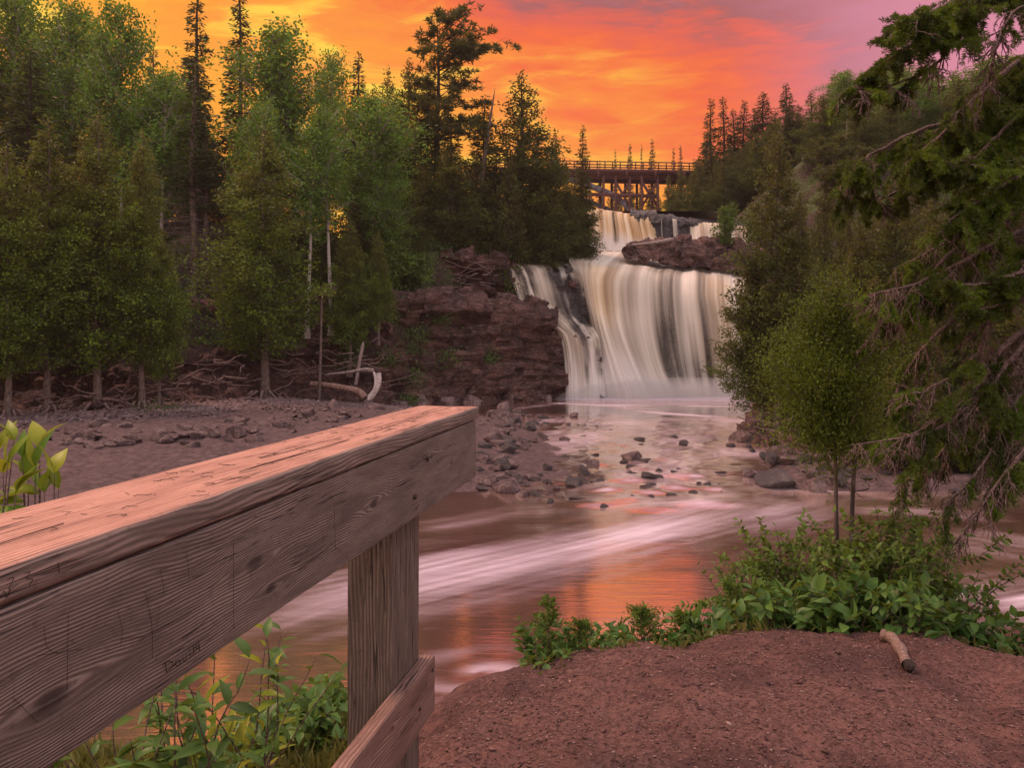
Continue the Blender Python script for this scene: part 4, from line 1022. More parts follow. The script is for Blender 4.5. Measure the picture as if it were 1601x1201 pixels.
    for i in range(26):
        px = 1098+i*13+rg.uniform(-6, 6); T('spruce' if i % 3 else 'dcedar', px, np.interp(px, [1098, 1150, 1300, 1450], [235, 215, 190, 165])+rg.uniform(0, 45), 330, rg.uniform(74, 84), rg.uniform(50, 80), 'dark conifer in the dense wood below the skyline on the right hill', 'dense conifers of the right hill')
    T('spruce', 1420, 125, 330, 74, 150, 'hazy grey spruce on the right hill behind the hanging branches')
    T('spruce', 1365, 140, 330, 74, 120, 'dark spruce at the right end of the skyline row')
    T('slim', 1465, 118, 330, 68, 110, 'slim tree on the hill in front of the pink sky')
    T('birch', 1540, 100, 330, 60, 160, 'green tree on the right hill at the picture edge')
    for px, top, w in ((1065, 262, 60), (1092, 245, 60), (1120, 250, 60), (1085, 290, 60), (1045, 285, 40), (1130, 270, 50), (1165, 262, 60), (1168, 318, 56), (1184, 290, 66), (1200, 262, 66), (1152, 322, 44)):
        T('dcedar', px, top, 330, 76-(px % 3)*2, w, 'dark green tree on the rocky slope at the right end of the bridge', 'trees on the slope at the right end of the bridge')
    for i in range(34):
        px = 1275+rg.uniform(0, 345); T('birch' if i % 3 == 0 else 'dcedar', px, rg.uniform(195, 330), 400, rg.uniform(46, 76), rg.uniform(70, 110), ('leafy tree' if i % 3 == 0 else 'dark cedar')+' on the upper right slope', ('leafy trees' if i % 3 == 0 else 'dark cedars')+' on the upper right slope')
    T('bush', 1136, 330, 395, 57.5, 42, 'small bright green bush on the rock island by the upper falls', zb=10.1)
    # right bank
    T('pointcedar', 1215, 188, 672, 29.6, 150, 'tall cedar on the rock point right of the falls')
    T('pointcedar', 1192, 400, 672, 30.2, 120, 'lower cedar boughs leaning over the falls from the rock point', leanpx=-12, rz=0)
    T('pointcedar', 1252, 300, 680, 29.0, 105, 'second cedar on the rock point, thin slanted trunk')
    T('spine', 1303, 228, 380, 43, 120, 'small pine with bare trunk behind the point cedars', zb=8.4)
    for px, top, D, w in ((1345, 330, 27, 130), (1400, 260, 26, 160), (1460, 300, 25, 160), (1520, 240, 27, 170), (1590, 260, 25, 170), (1370, 430, 24, 130), (1440, 440, 22.5, 150), (1510, 420, 23, 150), (1580, 430, 22, 150), (1650, 300, 24, 170), (1400, 560, 21.6, 110), (1460, 580, 21.2, 120), (1530, 560, 21.0, 130), (1600, 570, 21.0, 140), (1350, 590, 22.8, 90), (1500, 600, 22.5, 130), (1570, 500, 22.6, 150)):
        T('dcedar', px, top, 720, D, w, 'dark olive cedar in the thicket on the right bank', 'cedars in the thicket on the right bank')
    for i in range(9):
        px = 1290+i*38; T('dcedar', px, rg.uniform(270, 350), 600, rg.uniform(33, 44), 110, 'dark cedar behind the right bank thicket', 'dark cedars behind the right bank thicket')
build_forest()

# ------------------------------------------------------------------ bridge
def build_bridge():
    m, t = newmat('bridge_steel'); tc = node(t, 'ShaderNodeTexCoord').outputs['Object']
    finish(t, mixc(t, nz(t, tc, .8, 4), (.06, .022, .018), (.13, .050, .040)), .7)
    m2, t = newmat('arch_concrete'); tc = node(t, 'ShaderNodeTexCoord').outputs['Object']
    finish(t, mixc(t, nz(t, tc, .7, 5), (.10, .09, .10), (.18, .16, .17)), .85)
    D = 90.0; root = empty('bridge', W(1000, 262, D)); tag(root, 'steel and concrete highway bridge crossing the gorge above the upper falls', 'bridge')
    def part(name, acc, mt):
        o = obj(name, acc.mesh(name, mt, False), root); bpy.context.view_layer.update(); o.matrix_parent_inverse = root.matrix_world.inverted() if False else Matrix.Translation(-root.location); return o
    def P(px, py, d=0.0): return W(px, py, D+d) if d == 0 else W(px, py, D)+np.array([0, d, 0])
    a = Acc(); bar(a, P(780, 263, 2.2), P(1170, 270, 2.2), 4.4, .35); o = part('deck', a, m)
    for d in (.8, 3.6):
        a = Acc(); bar(a, P(780, 269, d), P(1110, 275, d), .3, .6); part('girder', a, m)
    a = Acc()
    for px in range(800, 1160, 45): bar(a, P(px, 268, -.1), P(px, 276, .3), .25, .8)
    part('brackets', a, m)
    for d in (.1, 4.2):
        a = Acc()
        for px in range(790, 1160, 12): bar(a, P(px, 263+(px-780)*.018, d), P(px, 249+(px-780)*.018, d), .12, .12)
        for dy in (249, 254, 258): bar(a, P(780, dy, d), P(1160, dy+6.8, d), .10, .10)
        part('handrail', a, m)
    def rib(pts, d, w, h):
        a = Acc(); Q = crv([P(x, y, d) for x, y in pts], 24)
        for i in range(len(Q)-1): bar(a, Q[i], Q[i+1]+(Q[i+1]-Q[i])*.04, w, h)
        part('arch', a, m2)
    rib([(780, 268), (860, 272), (925, 290), (965, 308), (1000, 340), (1030, 375)], .5, .35, .62)
    rib([(780, 285), (880, 296), (940, 312), (985, 338), (1015, 370)], 3.6, .35, .5)
    for px in (922, 944, 963, 985, 1004, 1029):
        for d in (.3, 3.8):
            a = Acc(); bar(a, P(px, 274, d), P(px, 365, d), .26, .26); part('column', a, m)
    for (x0, x1) in ((963, 985), (1004, 1029)):
        for (ya, yb) in ((283, 322), (322, 283)):
            a = Acc(); bar(a, P(x0, ya, .3), P(x1, yb, .3), .22, .25); part('brace', a, m)
    a = Acc(); bar(a, P(925, 303, .3), P(1029, 306, .3), .25, .35); part('brace', a, m)
build_bridge()

# ------------------------------------------------------------------ boulders
def rock_mesh(name, seed, m, sub=4, cuts=11):
    g_ = np.random.default_rng(seed); b = bmesh.new(); bmesh.ops.create_icosphere(b, subdivisions=sub, radius=1.0)
    V = np.array([v.co[:] for v in b.verts])
    for i in range(cuts):
        n = unit(g_.normal(size=3)); d = g_.uniform(.46, .78); k = V@n; V = V-np.clip(k-d, 0, 9)[:, None]*n*.98
    V *= [1, .82, .62]; V *= (1+.05*fbm(V[:, 0]*3+seed, V[:, 1]*3, V[:, 2]*3, 3, seed))[:, None]
    for v, c in zip(b.verts, V): v.co = c
    me = bpy.data.meshes.new(name); b.to_mesh(me); b.free(); me.materials.append(m)
    me.polygons.foreach_set('use_smooth', np.ones(len(me.polygons), dtype=bool)); return me
RK = [rock_mesh('rock', 300+i, M_ROCK) for i in range(7)]; RKW = [rock_mesh('wet_rock', 320+i, M_WETROCK) for i in range(5)]
def rock(px, py, wpx, label, group=None, wet=False, rg=random, hr=1.0, D=None, name='rock'):
    """boulder whose foot meets the water or beach at photo pixel (px, py)"""
    if D is None:
        D = EYE*F_PX/(py-HOR)
        for _ in range(6): 
            z = max(0.0, float(H((px-CX)/F_PX*D, D))); D = (EYE-z)*F_PX/(py-HOR)
    p = W(px, py, D); s = wpx/F_PX*D/2
    o = obj(name, rg.choice(RKW if wet else RK)); o.location = (p[0], D+s*.4, p[2]+s*.18*hr); o.scale = (s*1.1, s, s*hr*rg.uniform(.8, 1.15)); o.rotation_euler = (rg.uniform(-.3, .3), rg.uniform(-.3, .3), rg.uniform(0, 6.28) if hr <= 1.05 else rg.uniform(-.4, .4))
    return tag(o, label, 'boulder' if wpx > 24 else 'rock', group)
def build_rocks():
    rg = random.Random(9); R_ = rock
    R_(1220, 764, 74, 'large round boulder at the foot of the right point', rg=rg, hr=1.25, wet=True)
    R_(1182, 748, 36, 'low dark rock left of the large round boulder', rg=rg)
    R_(1275, 770, 60, 'dark boulder right of the large round boulder', rg=rg)
    R_(1166, 692, 44, 'red rock at the tip of the right point', rg=rg, hr=1.2)
    R_(1220, 712, 46, 'red rock below the point cedar trunk', rg=rg)
    R_(989, 719, 42, 'flat angular rock alone in the middle of the rapids', rg=rg, hr=.9)
    R_(899, 761, 33, 'smooth dark rounded rock lowest in the rapids', wet=True, rg=rg, hr=1.2)
    R_(924, 729, 27, 'reddish rock on top of its wet neighbour in the rapids', rg=rg, hr=1.3)
    R_(912, 741, 36, 'wet dark jagged rock beside the reddish rock in the rapids', wet=True, rg=rg)
    R_(857, 735, 26, 'wet rock washed by foam left of the jagged pair', wet=True, rg=rg)
    R_(793, 731, 38, 'big red blocky rock at the beach edge by the railing', rg=rg, hr=1.35)
    R_(761, 724, 27, 'grey red rock half hidden by the railing end', rg=rg)
    R_(883, 692, 22, 'dark rounded rock upstream of the flat angular rock', rg=rg, hr=1.2)
    R_(851, 688, 15, 'small dark cube rock left of the upstream rounded rock', rg=rg, hr=1.3)
    R_(861, 788, 19, 'small lone rock lowest in the water before the rail end', wet=True, rg=rg)
    R_(1013, 748, 44, 'flat submerged rock shelf in the rapids', wet=True, rg=rg, hr=.5)
    R_(1016, 762, 34, 'second submerged slab just below the rock shelf', wet=True, rg=rg, hr=.4)
    R_(905, 783, 42, 'thin slab barely above the water below the dark rounded rock', wet=True, rg=rg, hr=.3)
    R_(790, 668, 34, 'tilted red slab on top of the rock pile near the falls', rg=rg, hr=1.4)
    R_(152, 652, 42, 'reddish block under the third bank cedar', rg=rg, hr=1.5)
    G = 'rocks piled at the left edge of the rapids'; n = 0
    for (x0, x1, y0, y1, k, wa, wb) in ((748, 800, 645, 770, 46, 20, 42), (800, 850, 645, 710, 26, 12, 30), (775, 870, 745, 778, 18, 14, 32), (790, 900, 650, 672, 12, 12, 28), (850, 1010, 660, 795, 26, 8, 26), (1000, 1170, 680, 785, 18, 10, 34)):
        for i in range(k):
            px = rg.uniform(x0, x1); py = rg.uniform(y0, y1)
            R_(px, py, rg.uniform(wa, wb)*np.interp(py, [640, 770], [.75, 1.1]), 'wet dark rock in the rapids' if x0 > 845 else 'brown rock in the pile beside the rapids', 'small rocks in the rapids' if x0 > 845 else G, wet=rg.random() < .3 or x0 > 845, rg=rg, hr=rg.uniform(.7, 1.3) if x0 < 845 else rg.uniform(.35, .8))
    G = 'stones along the back of the beach'
    for i in range(90):
        px = rg.uniform(95, 640); c = np.interp(px, [95, 250, 400, 560, 640], [688, 682, 664, 648, 645]); py = c+rg.gauss(0, 9)+4
        R_(px, py, rg.uniform(12, 30)*np.interp(py, [640, 690], [1.0, 1.4]), 'pinkish stone in the band along the back of the beach', G, rg=rg, hr=rg.uniform(.6, 1.1))
    for px, py, w in ((110, 690, 40), (193, 686, 30), (258, 690, 32), (330, 682, 34), (372, 664, 34), (60, 688, 36)):
        R_(px, py, w, 'larger rounded stone standing out of the stone band at the beach back', 'larger stones of the beach band', rg=rg)
    for px, py, w in ((120, 655, 30), (150, 668, 36), (210, 650, 28), (300, 636, 34), (345, 640, 30), (455, 632, 30), (520, 640, 36), (620, 636, 34), (660, 634, 40), (700, 632, 36), (740, 630, 34), (800, 626, 36), (850, 624, 30)):
        D = float(F_left((px-CX)/F_PX*40))-.3; R_(px, py, w, 'fallen block at the foot of the cliff and root bank', 'fallen blocks at the foot of the bank', rg=rg, hr=.9)
    # right shore
    for i in range(56):
        px = rg.uniform(1160, 1330) if i < 34 else rg.uniform(1300, 1620); py = np.interp(px, [1160, 1330, 1620], [695, 756, 762])+rg.uniform(-18, 12)
        R_(px, py, rg.uniform(14, 38), 'dark red rock along the shore of the right point', 'rocks along the shore of the right point', rg=rg, wet=rg.random() < .6)
    # gravel on the beach, beyond counting
    g_ = np.random.default_rng(4); a = Acc(); ico = RK[0]
    oct_ = np.array([[1, 0, 0], [-1, 0, 0], [0, 1, 0], [0, -1, 0], [0, 0, 1], [0, 0, -1]], float); tri = np.array([[0, 2, 4], [2, 1, 4], [1, 3, 4], [3, 0, 4], [2, 0, 5], [1, 2, 5], [3, 1, 5], [0, 3, 5]])
    V = []; T = []; n = 0; A = []
    N = 22000; x = g_.uniform(-22, 2, N); y = g_.uniform(15, 44, N); z = H(x, y); bb = beach(x, y)
    keep = (bb > -.1) & (z < .9) & (z > -.15) & ((y > F_left(x)-11) & (g_.random(N) < .4+.6*sst(-11, -5, y-F_left(x))))
    for X, Y, Z in zip(x[keep], y[keep], z[keep]):
        s = g_.uniform(.03, .11)*g_.uniform(.6, 1.2)*np.interp(Y-F_left(X), [-12, -4], [.6, 1.9]); q = oct_*[s, s*.8, s*.55]*g_.uniform(.7, 1.3, (6, 1)); th = g_.uniform(0, 6.28); c_, s_ = math.cos(th), math.sin(th)
        q = np.c_[q[:, 0]*c_-q[:, 1]*s_, q[:, 0]*s_+q[:, 1]*c_, q[:, 2]]+[X, Y, Z+s*.15]; V.append(q); T.append(tri+n); n += 6
    o = obj('gravel', mesh('gravel', np.concatenate(V), np.concatenate(T), M_ROCK, False)); tag(o, 'small stones scattered over the far beach', 'gravel', kind='stuff')
build_rocks()

# ------------------------------------------------------------------ roots, driftwood, fence and other small things
def build_odds():
    rg = np.random.default_rng(77)
    # root tangles draped over the bank, one per stretch
    def tangle(px0, px1, py0, py1, D, n, label, r=.05, m=M_ROOT):
        a = Acc(); dd = D if hasattr(D, '__len__') else (D, D)
        for i in range(n):
            px = rg.uniform(px0, px1); py = rg.uniform(py0, py1); L = rg.uniform(20, 90); ang = rg.normal(0, .45)+(math.pi if rg.random() < .5 else 0); P = []
            for k in range(9):
                DD = np.interp(px, [px0, px1], dd)-.25+.25*rg.random(); P.append(W(px, py, DD)); px += math.cos(ang)*L/8; py += math.sin(ang)*L/8*.6+.5; ang += rg.normal(0, .35)
            a.tube(crv(P, 18), np.linspace(r*rg.uniform(.5, 1.2), r*.25, 18), 5)
        o = obj('exposed_roots', a.mesh('exposed_roots', m)); return tag(o, label, 'roots')
    tangle(10, 210, 610, 660, (31.2, 33.6), 46, 'tangled roots under the left bank cedars', .045)
    tangle(210, 400, 560, 640, (34.2, 38.6), 46, 'tangled roots on the dark bank between the cedars', .045)
    tangle(400, 620, 545, 635, (40.0, 43.8), 44, 'tangled roots on the bank left of the cliff', .045)
    tangle(640, 770, 405, 455, (51.0, 52.2), 30, 'pale roots hanging over the cliff ledge', .06)
    tangle(1185, 1300, 650, 720, (28.2, 26.0), 40, 'tangled roots gripping the right rock point', .04)
    # hanging loop roots at the ledge
    # driftwood snag
    root = empty('driftwood', W(572, 640, 40.5)); tag(root, 'bleached driftwood snag with bent white limb at the back of the beach', 'driftwood')
    bpy.context.view_layer.update(); inv = Matrix.Translation(-root.location)
    def part(name, a, m):
        o = obj(name, a.mesh(name, m), root); o.matrix_parent_inverse = inv; return o
    D = 40.6
    a = Acc(); a.tube(crv([W(486, 600, D+.6), W(510, 602, D+.4), W(540, 607, D+.1), W(560, 612, D), W(571, 622, D-.1)], 22), np.linspace(.12, .20, 22), 9, cap=False); part('log', a, m_bark('brown_driftwood', (.13, .075, .06), (.34, .21, .17), (5, 5, 5)))
    a = Acc(); a.tube(crv([W(576, 625, D), W(586, 612, D), W(592, 597, D), W(592, 583, D)], 22), np.linspace(.17, .13, 22), 9, cap=False); a.tube(crv([W(580, 622, D-.1), W(586, 606, D-.15), W(587, 592, D-.1), W(584, 581, D)], 16), .07, 7); part('white_limb', a, m_bark('bleached_wood', (.42, .34, .32), (.66, .57, .54), (5, 5, 5)))
    a = Acc(); a.tube(crv([W(584, 580, D), W(570, 578, D), W(545, 582, D), W(508, 586, D+.3)], 20), np.linspace(.13, .05, 20), 7); part('branch', a, M_DRIFT)
    a = Acc()
    for i in range(34):
        p = W(575, 628, D); q = p+np.array([rg.normal(0, .55), rg.normal(0, .25), -rg.uniform(.2, .9)]); a.tube(crv([p+rg.normal(size=3)*.12, (p+q)/2+rg.normal(size=3)*.12, q], 8), np.linspace(.06, .015, 8), 5)
    part('root_mass', a, M_ROOT)
    # thin dead tree trunk in front of the bank and a slanted pole
    a = Acc(); a.tube(crv([W(499, 636, 40.6), W(501, 560, 40.6), W(503, 460, 40.7)], 12), np.linspace(.085, .05, 12), 8); tag(obj('dead_tree', a.mesh('dead_tree', M_BARK)), 'thin straight bare trunk right of the big lone cedar', 'dead tree')
    a = Acc(); a.tube(crv([W(556, 602, 42.5), W(563, 560, 42.6), W(568, 535, 42.8)], 10), .10, 7); tag(obj('leaning_log', a.mesh('leaning_log', M_DRIFT)), 'short leaning grey trunk behind the driftwood', 'log')
    a = Acc(); a.tube(crv([W(757, 250, 56), W(765, 195, 56), W(774, 138, 56)], 10), np.linspace(.16, .03, 10), 6); a.tube(crv([W(757, 250, 56), W(752, 300, 56), W(750, 392, 56)], 10), .17, 6, cap=False); tag(obj('dead_snag', a.mesh('dead_snag', M_BARK)), 'bare pointed dead snag beside the pointed spruce', 'dead tree')
    # white forked birch trunks are their own trees; log on the island
    root = empty('fallen_log', W(1030, 380, 57)); tag(root, 'slim bleached log lying on the rock island', 'log'); inv = Matrix.Translation(-root.location)
    a = Acc(); a.tube(crv([W(988, 383, 56.9), W(1020, 380, 56.8), W(1055, 374, 56.8)], 14), np.linspace(.10, .17, 14), 8); o = obj('log_shaft', a.mesh('log_shaft', M_DRIFT), root); o.matrix_parent_inverse = inv
    a = Acc()
    for i in range(12): a.tube(np.linspace(W(1055, 374, 56.8), W(1058+rg.normal(0, 5), 371+rg.normal(0, 4), 56.8), 4), .09, 5)
    o = obj('root_end', a.mesh('root_end', M_ROOT), root); o.matrix_parent_inverse = inv
    # path wall and cable fence on the left slope
    mw, t = newmat('red_stone_wall'); tc = node(t, 'ShaderNodeTexCoord').outputs['Object']; v = vor(t, tc, 3.0, 'DISTANCE_TO_EDGE', scale3=(1, 1, 2.2))
    finish(t, mixc(t, smap(t, v, .02, .08), (.04, .02, .02), mixc(t, nz(t, tc, 3), (.20, .085, .075), (.34, .16, .14))), .85, v, .6)
    a = Acc(); G = [W(px, 478, 43.6) for px in np.linspace(262, 338, 12)]
    for i in range(11): bar(a, G[i]+[0, 0, .02*(i % 2)], G[i+1]+[0, 0, .02*(i % 2)], .5, .72)
    tag(obj('retaining_wall', a.mesh('retaining_wall', mw, False)), 'low red stone wall below the path on the left slope', 'wall')
    mf, t = newmat('fence_metal'); finish(t, (.12, .10, .10), .5, Metallic=.4)
    root = empty('cable_fence', W(300, 466, 43.8)); tag(root, 'thin metal post and rail fence above the red stone wall', 'fence'); inv = Matrix.Translation(-root.location)
    for px in (262, 284, 319, 345):
        a = Acc(); p = W(px, 468, 43.8); bar(a, p, p+[0, 0, 1.0], .06, .06); o = obj('post', a.mesh('post', mf, False), root); o.matrix_parent_inverse = inv
    for z in (440, 447, 455):
        a = Acc(); a.tube(np.linspace(W(262, z, 43.8), W(345, z, 43.8), 6), .022, 5); o = obj('rail', a.mesh('rail', mf), root); o.matrix_parent_inverse = inv
    # undergrowth and bank plants beyond counting
    def scatter(name, pts, n_each, sz, spread, m, label, seed):
        g_ = np.random.default_rng(seed); P = np.repeat(pts, n_each, 0); N = len(P); P = P+g_.normal(size=(N, 3))*spread
        D_ = unit(g_.normal(size=(N, 3))+[0, 0, .6]); tk = np.repeat(g_.random(len(pts)), n_each)
        V, Q, A = leaf_quads(P, D_, unit(g_.normal(size=(N, 3))+[0, 0, 1]), sz*g_.uniform(.6, 1.3, N), sz*.7, np.clip(tk*.6+.4*g_.random(N), 0, 1))
        tag(obj(name, mesh(name, V, Q, m, False, tint=A)), label, 'ground cover', kind='stuff')
    g_ = np.random.default_rng(3); x = g_.uniform(-36, -4, 2600); y = F_left(x)+g_.uniform(4, 26, 2600); y = y[:]; z = H(x, y)+.2
    scatter('undergrowth', np.c_[x, y, z], 26, .20, (.45, .45, .16), M_UNDER, 'green undergrowth covering the left forest slope', 5)
    x = g_.uniform(9, 34, 1500); y = g_.uniform(23, 66, 1500); ok = (x > xe(y)+1.5); x, y = x[ok], y[ok]
    scatter('bank_undergrowth', np.c_[x, y, H(x, y)+.15], 20, .17, (.4, .4, .14), M_UNDER, 'low green growth on the right bank slope', 6)
    pts = [W(px, py, D) for px, py, D in ((650, 520, 46.2), (645, 545, 45.8), (648, 590, 45), (655, 470, 47.2), (690, 500, 46.8), (610, 560, 44.6), (605, 500, 45.6), (700, 560, 46.2), (825, 505, 50.4), (545, 565, 43.5), (640, 628, 44.2), (760, 560, 47.4), (620, 480, 46.2))]
    for i, p in enumerate(pts):
        N = 260; q = p+g_.normal(size=(N, 3))*[.42, .2, .34]; V, Q, A = leaf_quads(q, unit(g_.normal(size=(N, 3))), rdir(N, g_), .14, .09, g_.random(N))
        tag(obj('cliff_shrub', mesh('cliff_shrub', V, Q, M_UNDER, False, tint=A)), 'small green tuft growing from a crack in the cliff', 'plant', 'tufts of green on the cliff')
    p = W(250, 668, 33.2); N = 3800; q = p+np.c_[g_.normal(0, .55, N), g_.normal(0, .4, N), np.abs(g_.normal(0, .34, N))]; V, Q, A = leaf_quads(q, unit(g_.normal(size=(N, 3))*.5+[0, 0, 1]), rdir(N, g_), .16, .03, g_.random(N))
    tag(obj('grassy_bush', mesh('grassy_bush', V, Q, M_UNDER, False, tint=A)), 'rounded mossy green bush on the beach below the bank cedars', 'bush')
build_odds()
# ------------------------------------------------------------------ near plants
def leaf_shape(L, w, curl=.25, n=4):
    """ovate leaf strip: (n+1) rows of 3 points folded along the midrib"""
    t = np.linspace(0, 1, n+1); wd = w*.5*np.sin(np.pi*np.clip(t, .02, 1)**.8)*(1-.15*t); wd[-1] = .0005; wd[0] = .0008
    z = -curl*L*t**2; P = []
    for i in range(n+1): P += [(t[i]*L, -wd[i], z[i]+wd[i]*.35), (t[i]*L, 0, z[i]), (t[i]*L, wd[i], z[i]+wd[i]*.35)]
    Q = []
    for i in range(n):
        a = i*3; Q += [[a, a+3, a+4, a+1], [a+1, a+4, a+5, a+2]]
    return np.array(P), np.array(Q)
def put_leaf(acc, base, d, up, L, w, curl, a, sh=None):
    V, Q = leaf_shape(L, w, curl); d = unit(d); s = unit(np.cross(up, d)); u = np.cross(d, s)
    acc.add(base+V[:, :1]*d+V[:, 1:2]*s+V[:, 2:]*u, Q, a=a)
def plant(key, name, seed, stems, h, spread, leaf_l, leaf_w, per, m, bark, cat, droop=.3, r=.004, whorl=1, curl=.3, side=0):
    g_ = np.random.default_rng(seed); root = empty(name); tag(root, 'plant', cat); a = Acc(); b = Acc()
    def stem(p, d, L, rr, lvl):
        P = [p]; dd = unit(d)
        for i in range(7): dd = unit(dd+g_.normal(size=3)*.13+[0, 0, -.04*droop*i]); P.append(P[-1]+dd*L/7)
        P = crv(P, 14); a.tube(P, np.linspace(rr, rr*.35, 14), 5)
        for i in range(per):
            k = int(np.interp(i, [0, max(1, per-1)], [3 if lvl else 4, 13])); t = unit(P[min(13, k+1)]-P[max(0, k-1)])
            for q in range(whorl):
                o = unit(np.cross(t, g_.normal(size=3))); dl = unit(o*.9+t*.45+[0, 0, .1]); sz = g_.uniform(.65, 1.15)
                put_leaf(b, P[k]+o*.003, dl, unit(np.array([0, 0, 1.0])+g_.normal(size=3)*.35), leaf_l*sz, leaf_w*sz, curl*g_.uniform(.4, 1.6), float(np.clip(.5+.25*g_.normal()+.15*(k/13), 0, 1)))
        if lvl < side:
            for i in range(3+int(g_.integers(0, 3))): 
                k = int(g_.integers(4, 12)); stem(P[k], unit(P[k]-P[k-1]+g_.normal(size=3)*.7+[0, 0, .2]), L*.45, rr*.55, lvl+1)
    for i in range(stems):
        az = g_.uniform(0, 6.283); rr = g_.random(); d = np.array([math.cos(az)*spread*rr, math.sin(az)*spread*rr, 1.0])
        stem(np.array([g_.normal()*.03, g_.normal()*.03, -.03]), d, h*g_.uniform(.7, 1.1), r, 0)
    ks = [obj('stems', a.mesh(name+'_stems', bark), root), obj('leaves', b.mesh(name+'_leaves', m, True), root)]
    proto(key, root, ks); PROTO[key]['h'] = h
def seedling(key, seed, h, r, n, lsz=.022):
    g_ = np.random.default_rng(seed); root = empty('cedar_seedling'); tag(root, 'x', 'young tree'); a = Acc(); a.tube(np.c_[np.zeros(6), np.zeros(6), np.linspace(-.05, h, 6)], np.linspace(h*.012+.003, .0015, 6), 5); L = []
    nb = int(46*max(1, h/.6))
    for i in range(nb):
        t = g_.random()**.8; az = g_.uniform(0, 6.28); ln = r*(1-t)**.6*g_.uniform(.5, 1.1)+.02; d = np.array([math.cos(az), math.sin(az), .55]); p = np.array([0, 0, h*(.15+.85*t)]); s = np.linspace(0, 1, 5); P = p+d*(s*ln)[:, None]; P[:, 2] += s**2*ln*.35
        a.tube(P, .0018, 3); m_ = int(n/nb); sq = g_.random(m_)**.6; c = p+d*(sq*ln)[:, None]; c[:, 2] += sq**2*ln*.35; c += g_.normal(size=(m_, 3))*ln*.13
        L.append(leaf_quads(c, unit(d+g_.normal(size=(m_, 3))*.6), rdir(m_, g_), lsz*g_.uniform(.6, 1.4, m_), lsz*.4, np.clip(.4+.25*g_.normal()+.35*g_.random(m_), 0, 1)))
    ks = [obj('stem', a.mesh('seedling_stem', M_TWIG), root), obj('foliage', crown_mesh('seedling_foliage', L, M_SHRUB), root)]; proto(key, root, ks); PROTO[key]['h'] = h
def build_near():
    rg = random.Random(5)
    for i in range(4): plant('leafy%d' % i, 'leafy_plant', 400+i, 7, .36, .9, .095, .058, 7, M_LEAFY, M_TWIG, 'plant', .6, whorl=2)
    for i in range(3): plant('shrub%d' % i, 'leafy_shrub', 420+i, 11, 1.0, .5, .050, .028, 20, M_SHRUB, M_TWIG, 'shrub', .3, .006, whorl=2, side=1)
    plant('tallstem', 'broadleaf_sapling', 431, 3, .95, .25, .105, .040, 12, M_YOUNG, M_TWIG, 'plant', .3, .005, whorl=1, curl=.45)
    for i in range(3): plant('dark%d' % i, 'broadleaf_sapling', 440+i, 3, 1.05, .28, .115, .048, 13, M_LEAFY, M_TWIG, 'plant', .3, .0055, whorl=1, curl=.4)
    seedling('seed0', 450, .42, .10, 1600); seedling('seed1', 451, .34, .16, 2200); seedling('seed2', 452, .5, .11, 1700)
    def on(px, D, dz=0.0): x = (px-CX)/F_PX*D; return np.array([x, D, float(near_h(x, D))+dz])
    def pick(kind):
        ks = [k for k in PROTO if k.rstrip('0123456789') == kind]; i = CNT.get(kind, 0); CNT[kind] = i+1; return ks[i % len(ks)]
    # leafy thicket along the crest of the near bank
    n = 0
    for px, D, s in [(838, 4.35, .75), (862, 4.5, .8), (890, 4.35, .55), (915, 4.5, .6), (945, 4.6, .7), (972, 4.75, .75), (1000, 4.9, .75), (1030, 4.75, .75), (1060, 4.95, .9), (1090, 4.8, .85), (1118, 5.0, .95), (1145, 4.85, .9), (1170, 5.0, 1.05), (1198, 4.85, 1.0), (1225, 5.0, 1.05), (1252, 4.85, 1.0),
                      (1280, 5.0, 1.1), (1306, 4.85, 1.05), (1332, 4.95, 1.15), (1360, 4.85, 1.1), (1388, 5.0, 1.15), (1415, 4.85, 1.1), (1440, 4.95, 1.15), (1465, 5.1, 1.1), (1500, 5.1, .95), (1535, 5.0, .9), (1570, 4.9, .95), (1600, 4.8, .9), (1630, 4.8, .9), (1432, 4.62, .95), (1180, 5.3, 1.1), (1240, 5.4, 1.2), (1300, 5.4, 1.2), (1360, 5.4, 1.2), (1420, 5.4, 1.2), (1120, 5.3, 1.0), (1075, 5.2, .9), (1480, 5.4, 1.0)]:
        p = on(px, D, -.0); dup(pick('leafy'), p, rg.uniform(0, 6.28), s*rg.uniform(.85, 1.1), 'green broad leafed plant in the low thicket along the bank crest', 'leafy plants along the bank crest')
    # shrubs behind it
    for px, D, s, lab in ((1195, 5.5, .75, 'fine leaved shrub at the left end of the shrub group'), (1245, 5.6, 1.0, 'shrub around the feet of the young cedar'), (1300, 5.7, .95, 'shrub between the two thin trunks'), (1350, 5.5, .9, 'shrub right of the thin trunks'), (1405, 5.4, 1.15, 'taller shrub with dark stems in the middle of the group'), (1450, 5.6, 1.1, 'shrub at the right end, under the hanging spruce twigs'), (1230, 6.0, 1.0, 'shrub reaching left over the river'), (1390, 6.0, 1.2, 'shrub standing at the back above the pale water')):
        dup(pick('shrub'), on(px, D), rg.uniform(0, 6.28), s*rg.uniform(.9, 1.1), lab)
    for k, px, D, s, lab in (('seed2', 1146, 5.15, 1.05, 'slender cedar seedling standing alone against the pink water'), ('seed1', 1072, 4.9, .95, 'cedar seedling in the middle of the bank crest'), ('seed1', 1003, 4.75, .9, 'low wide cedar seedling above the crest'), ('seed0', 858, 4.35, .85, 'leaning cedar seedling at the left end of the bank plants'), ('seed1', 1195, 5.2, 1.3, 'bushy cedar seedling beneath the shrubs'), ('seed1', 905, 4.4, .6, 'tiny cedar seedling beside the leaning one')):
        dup(k, on(px, D), rg.uniform(0, 6.28), s, lab)
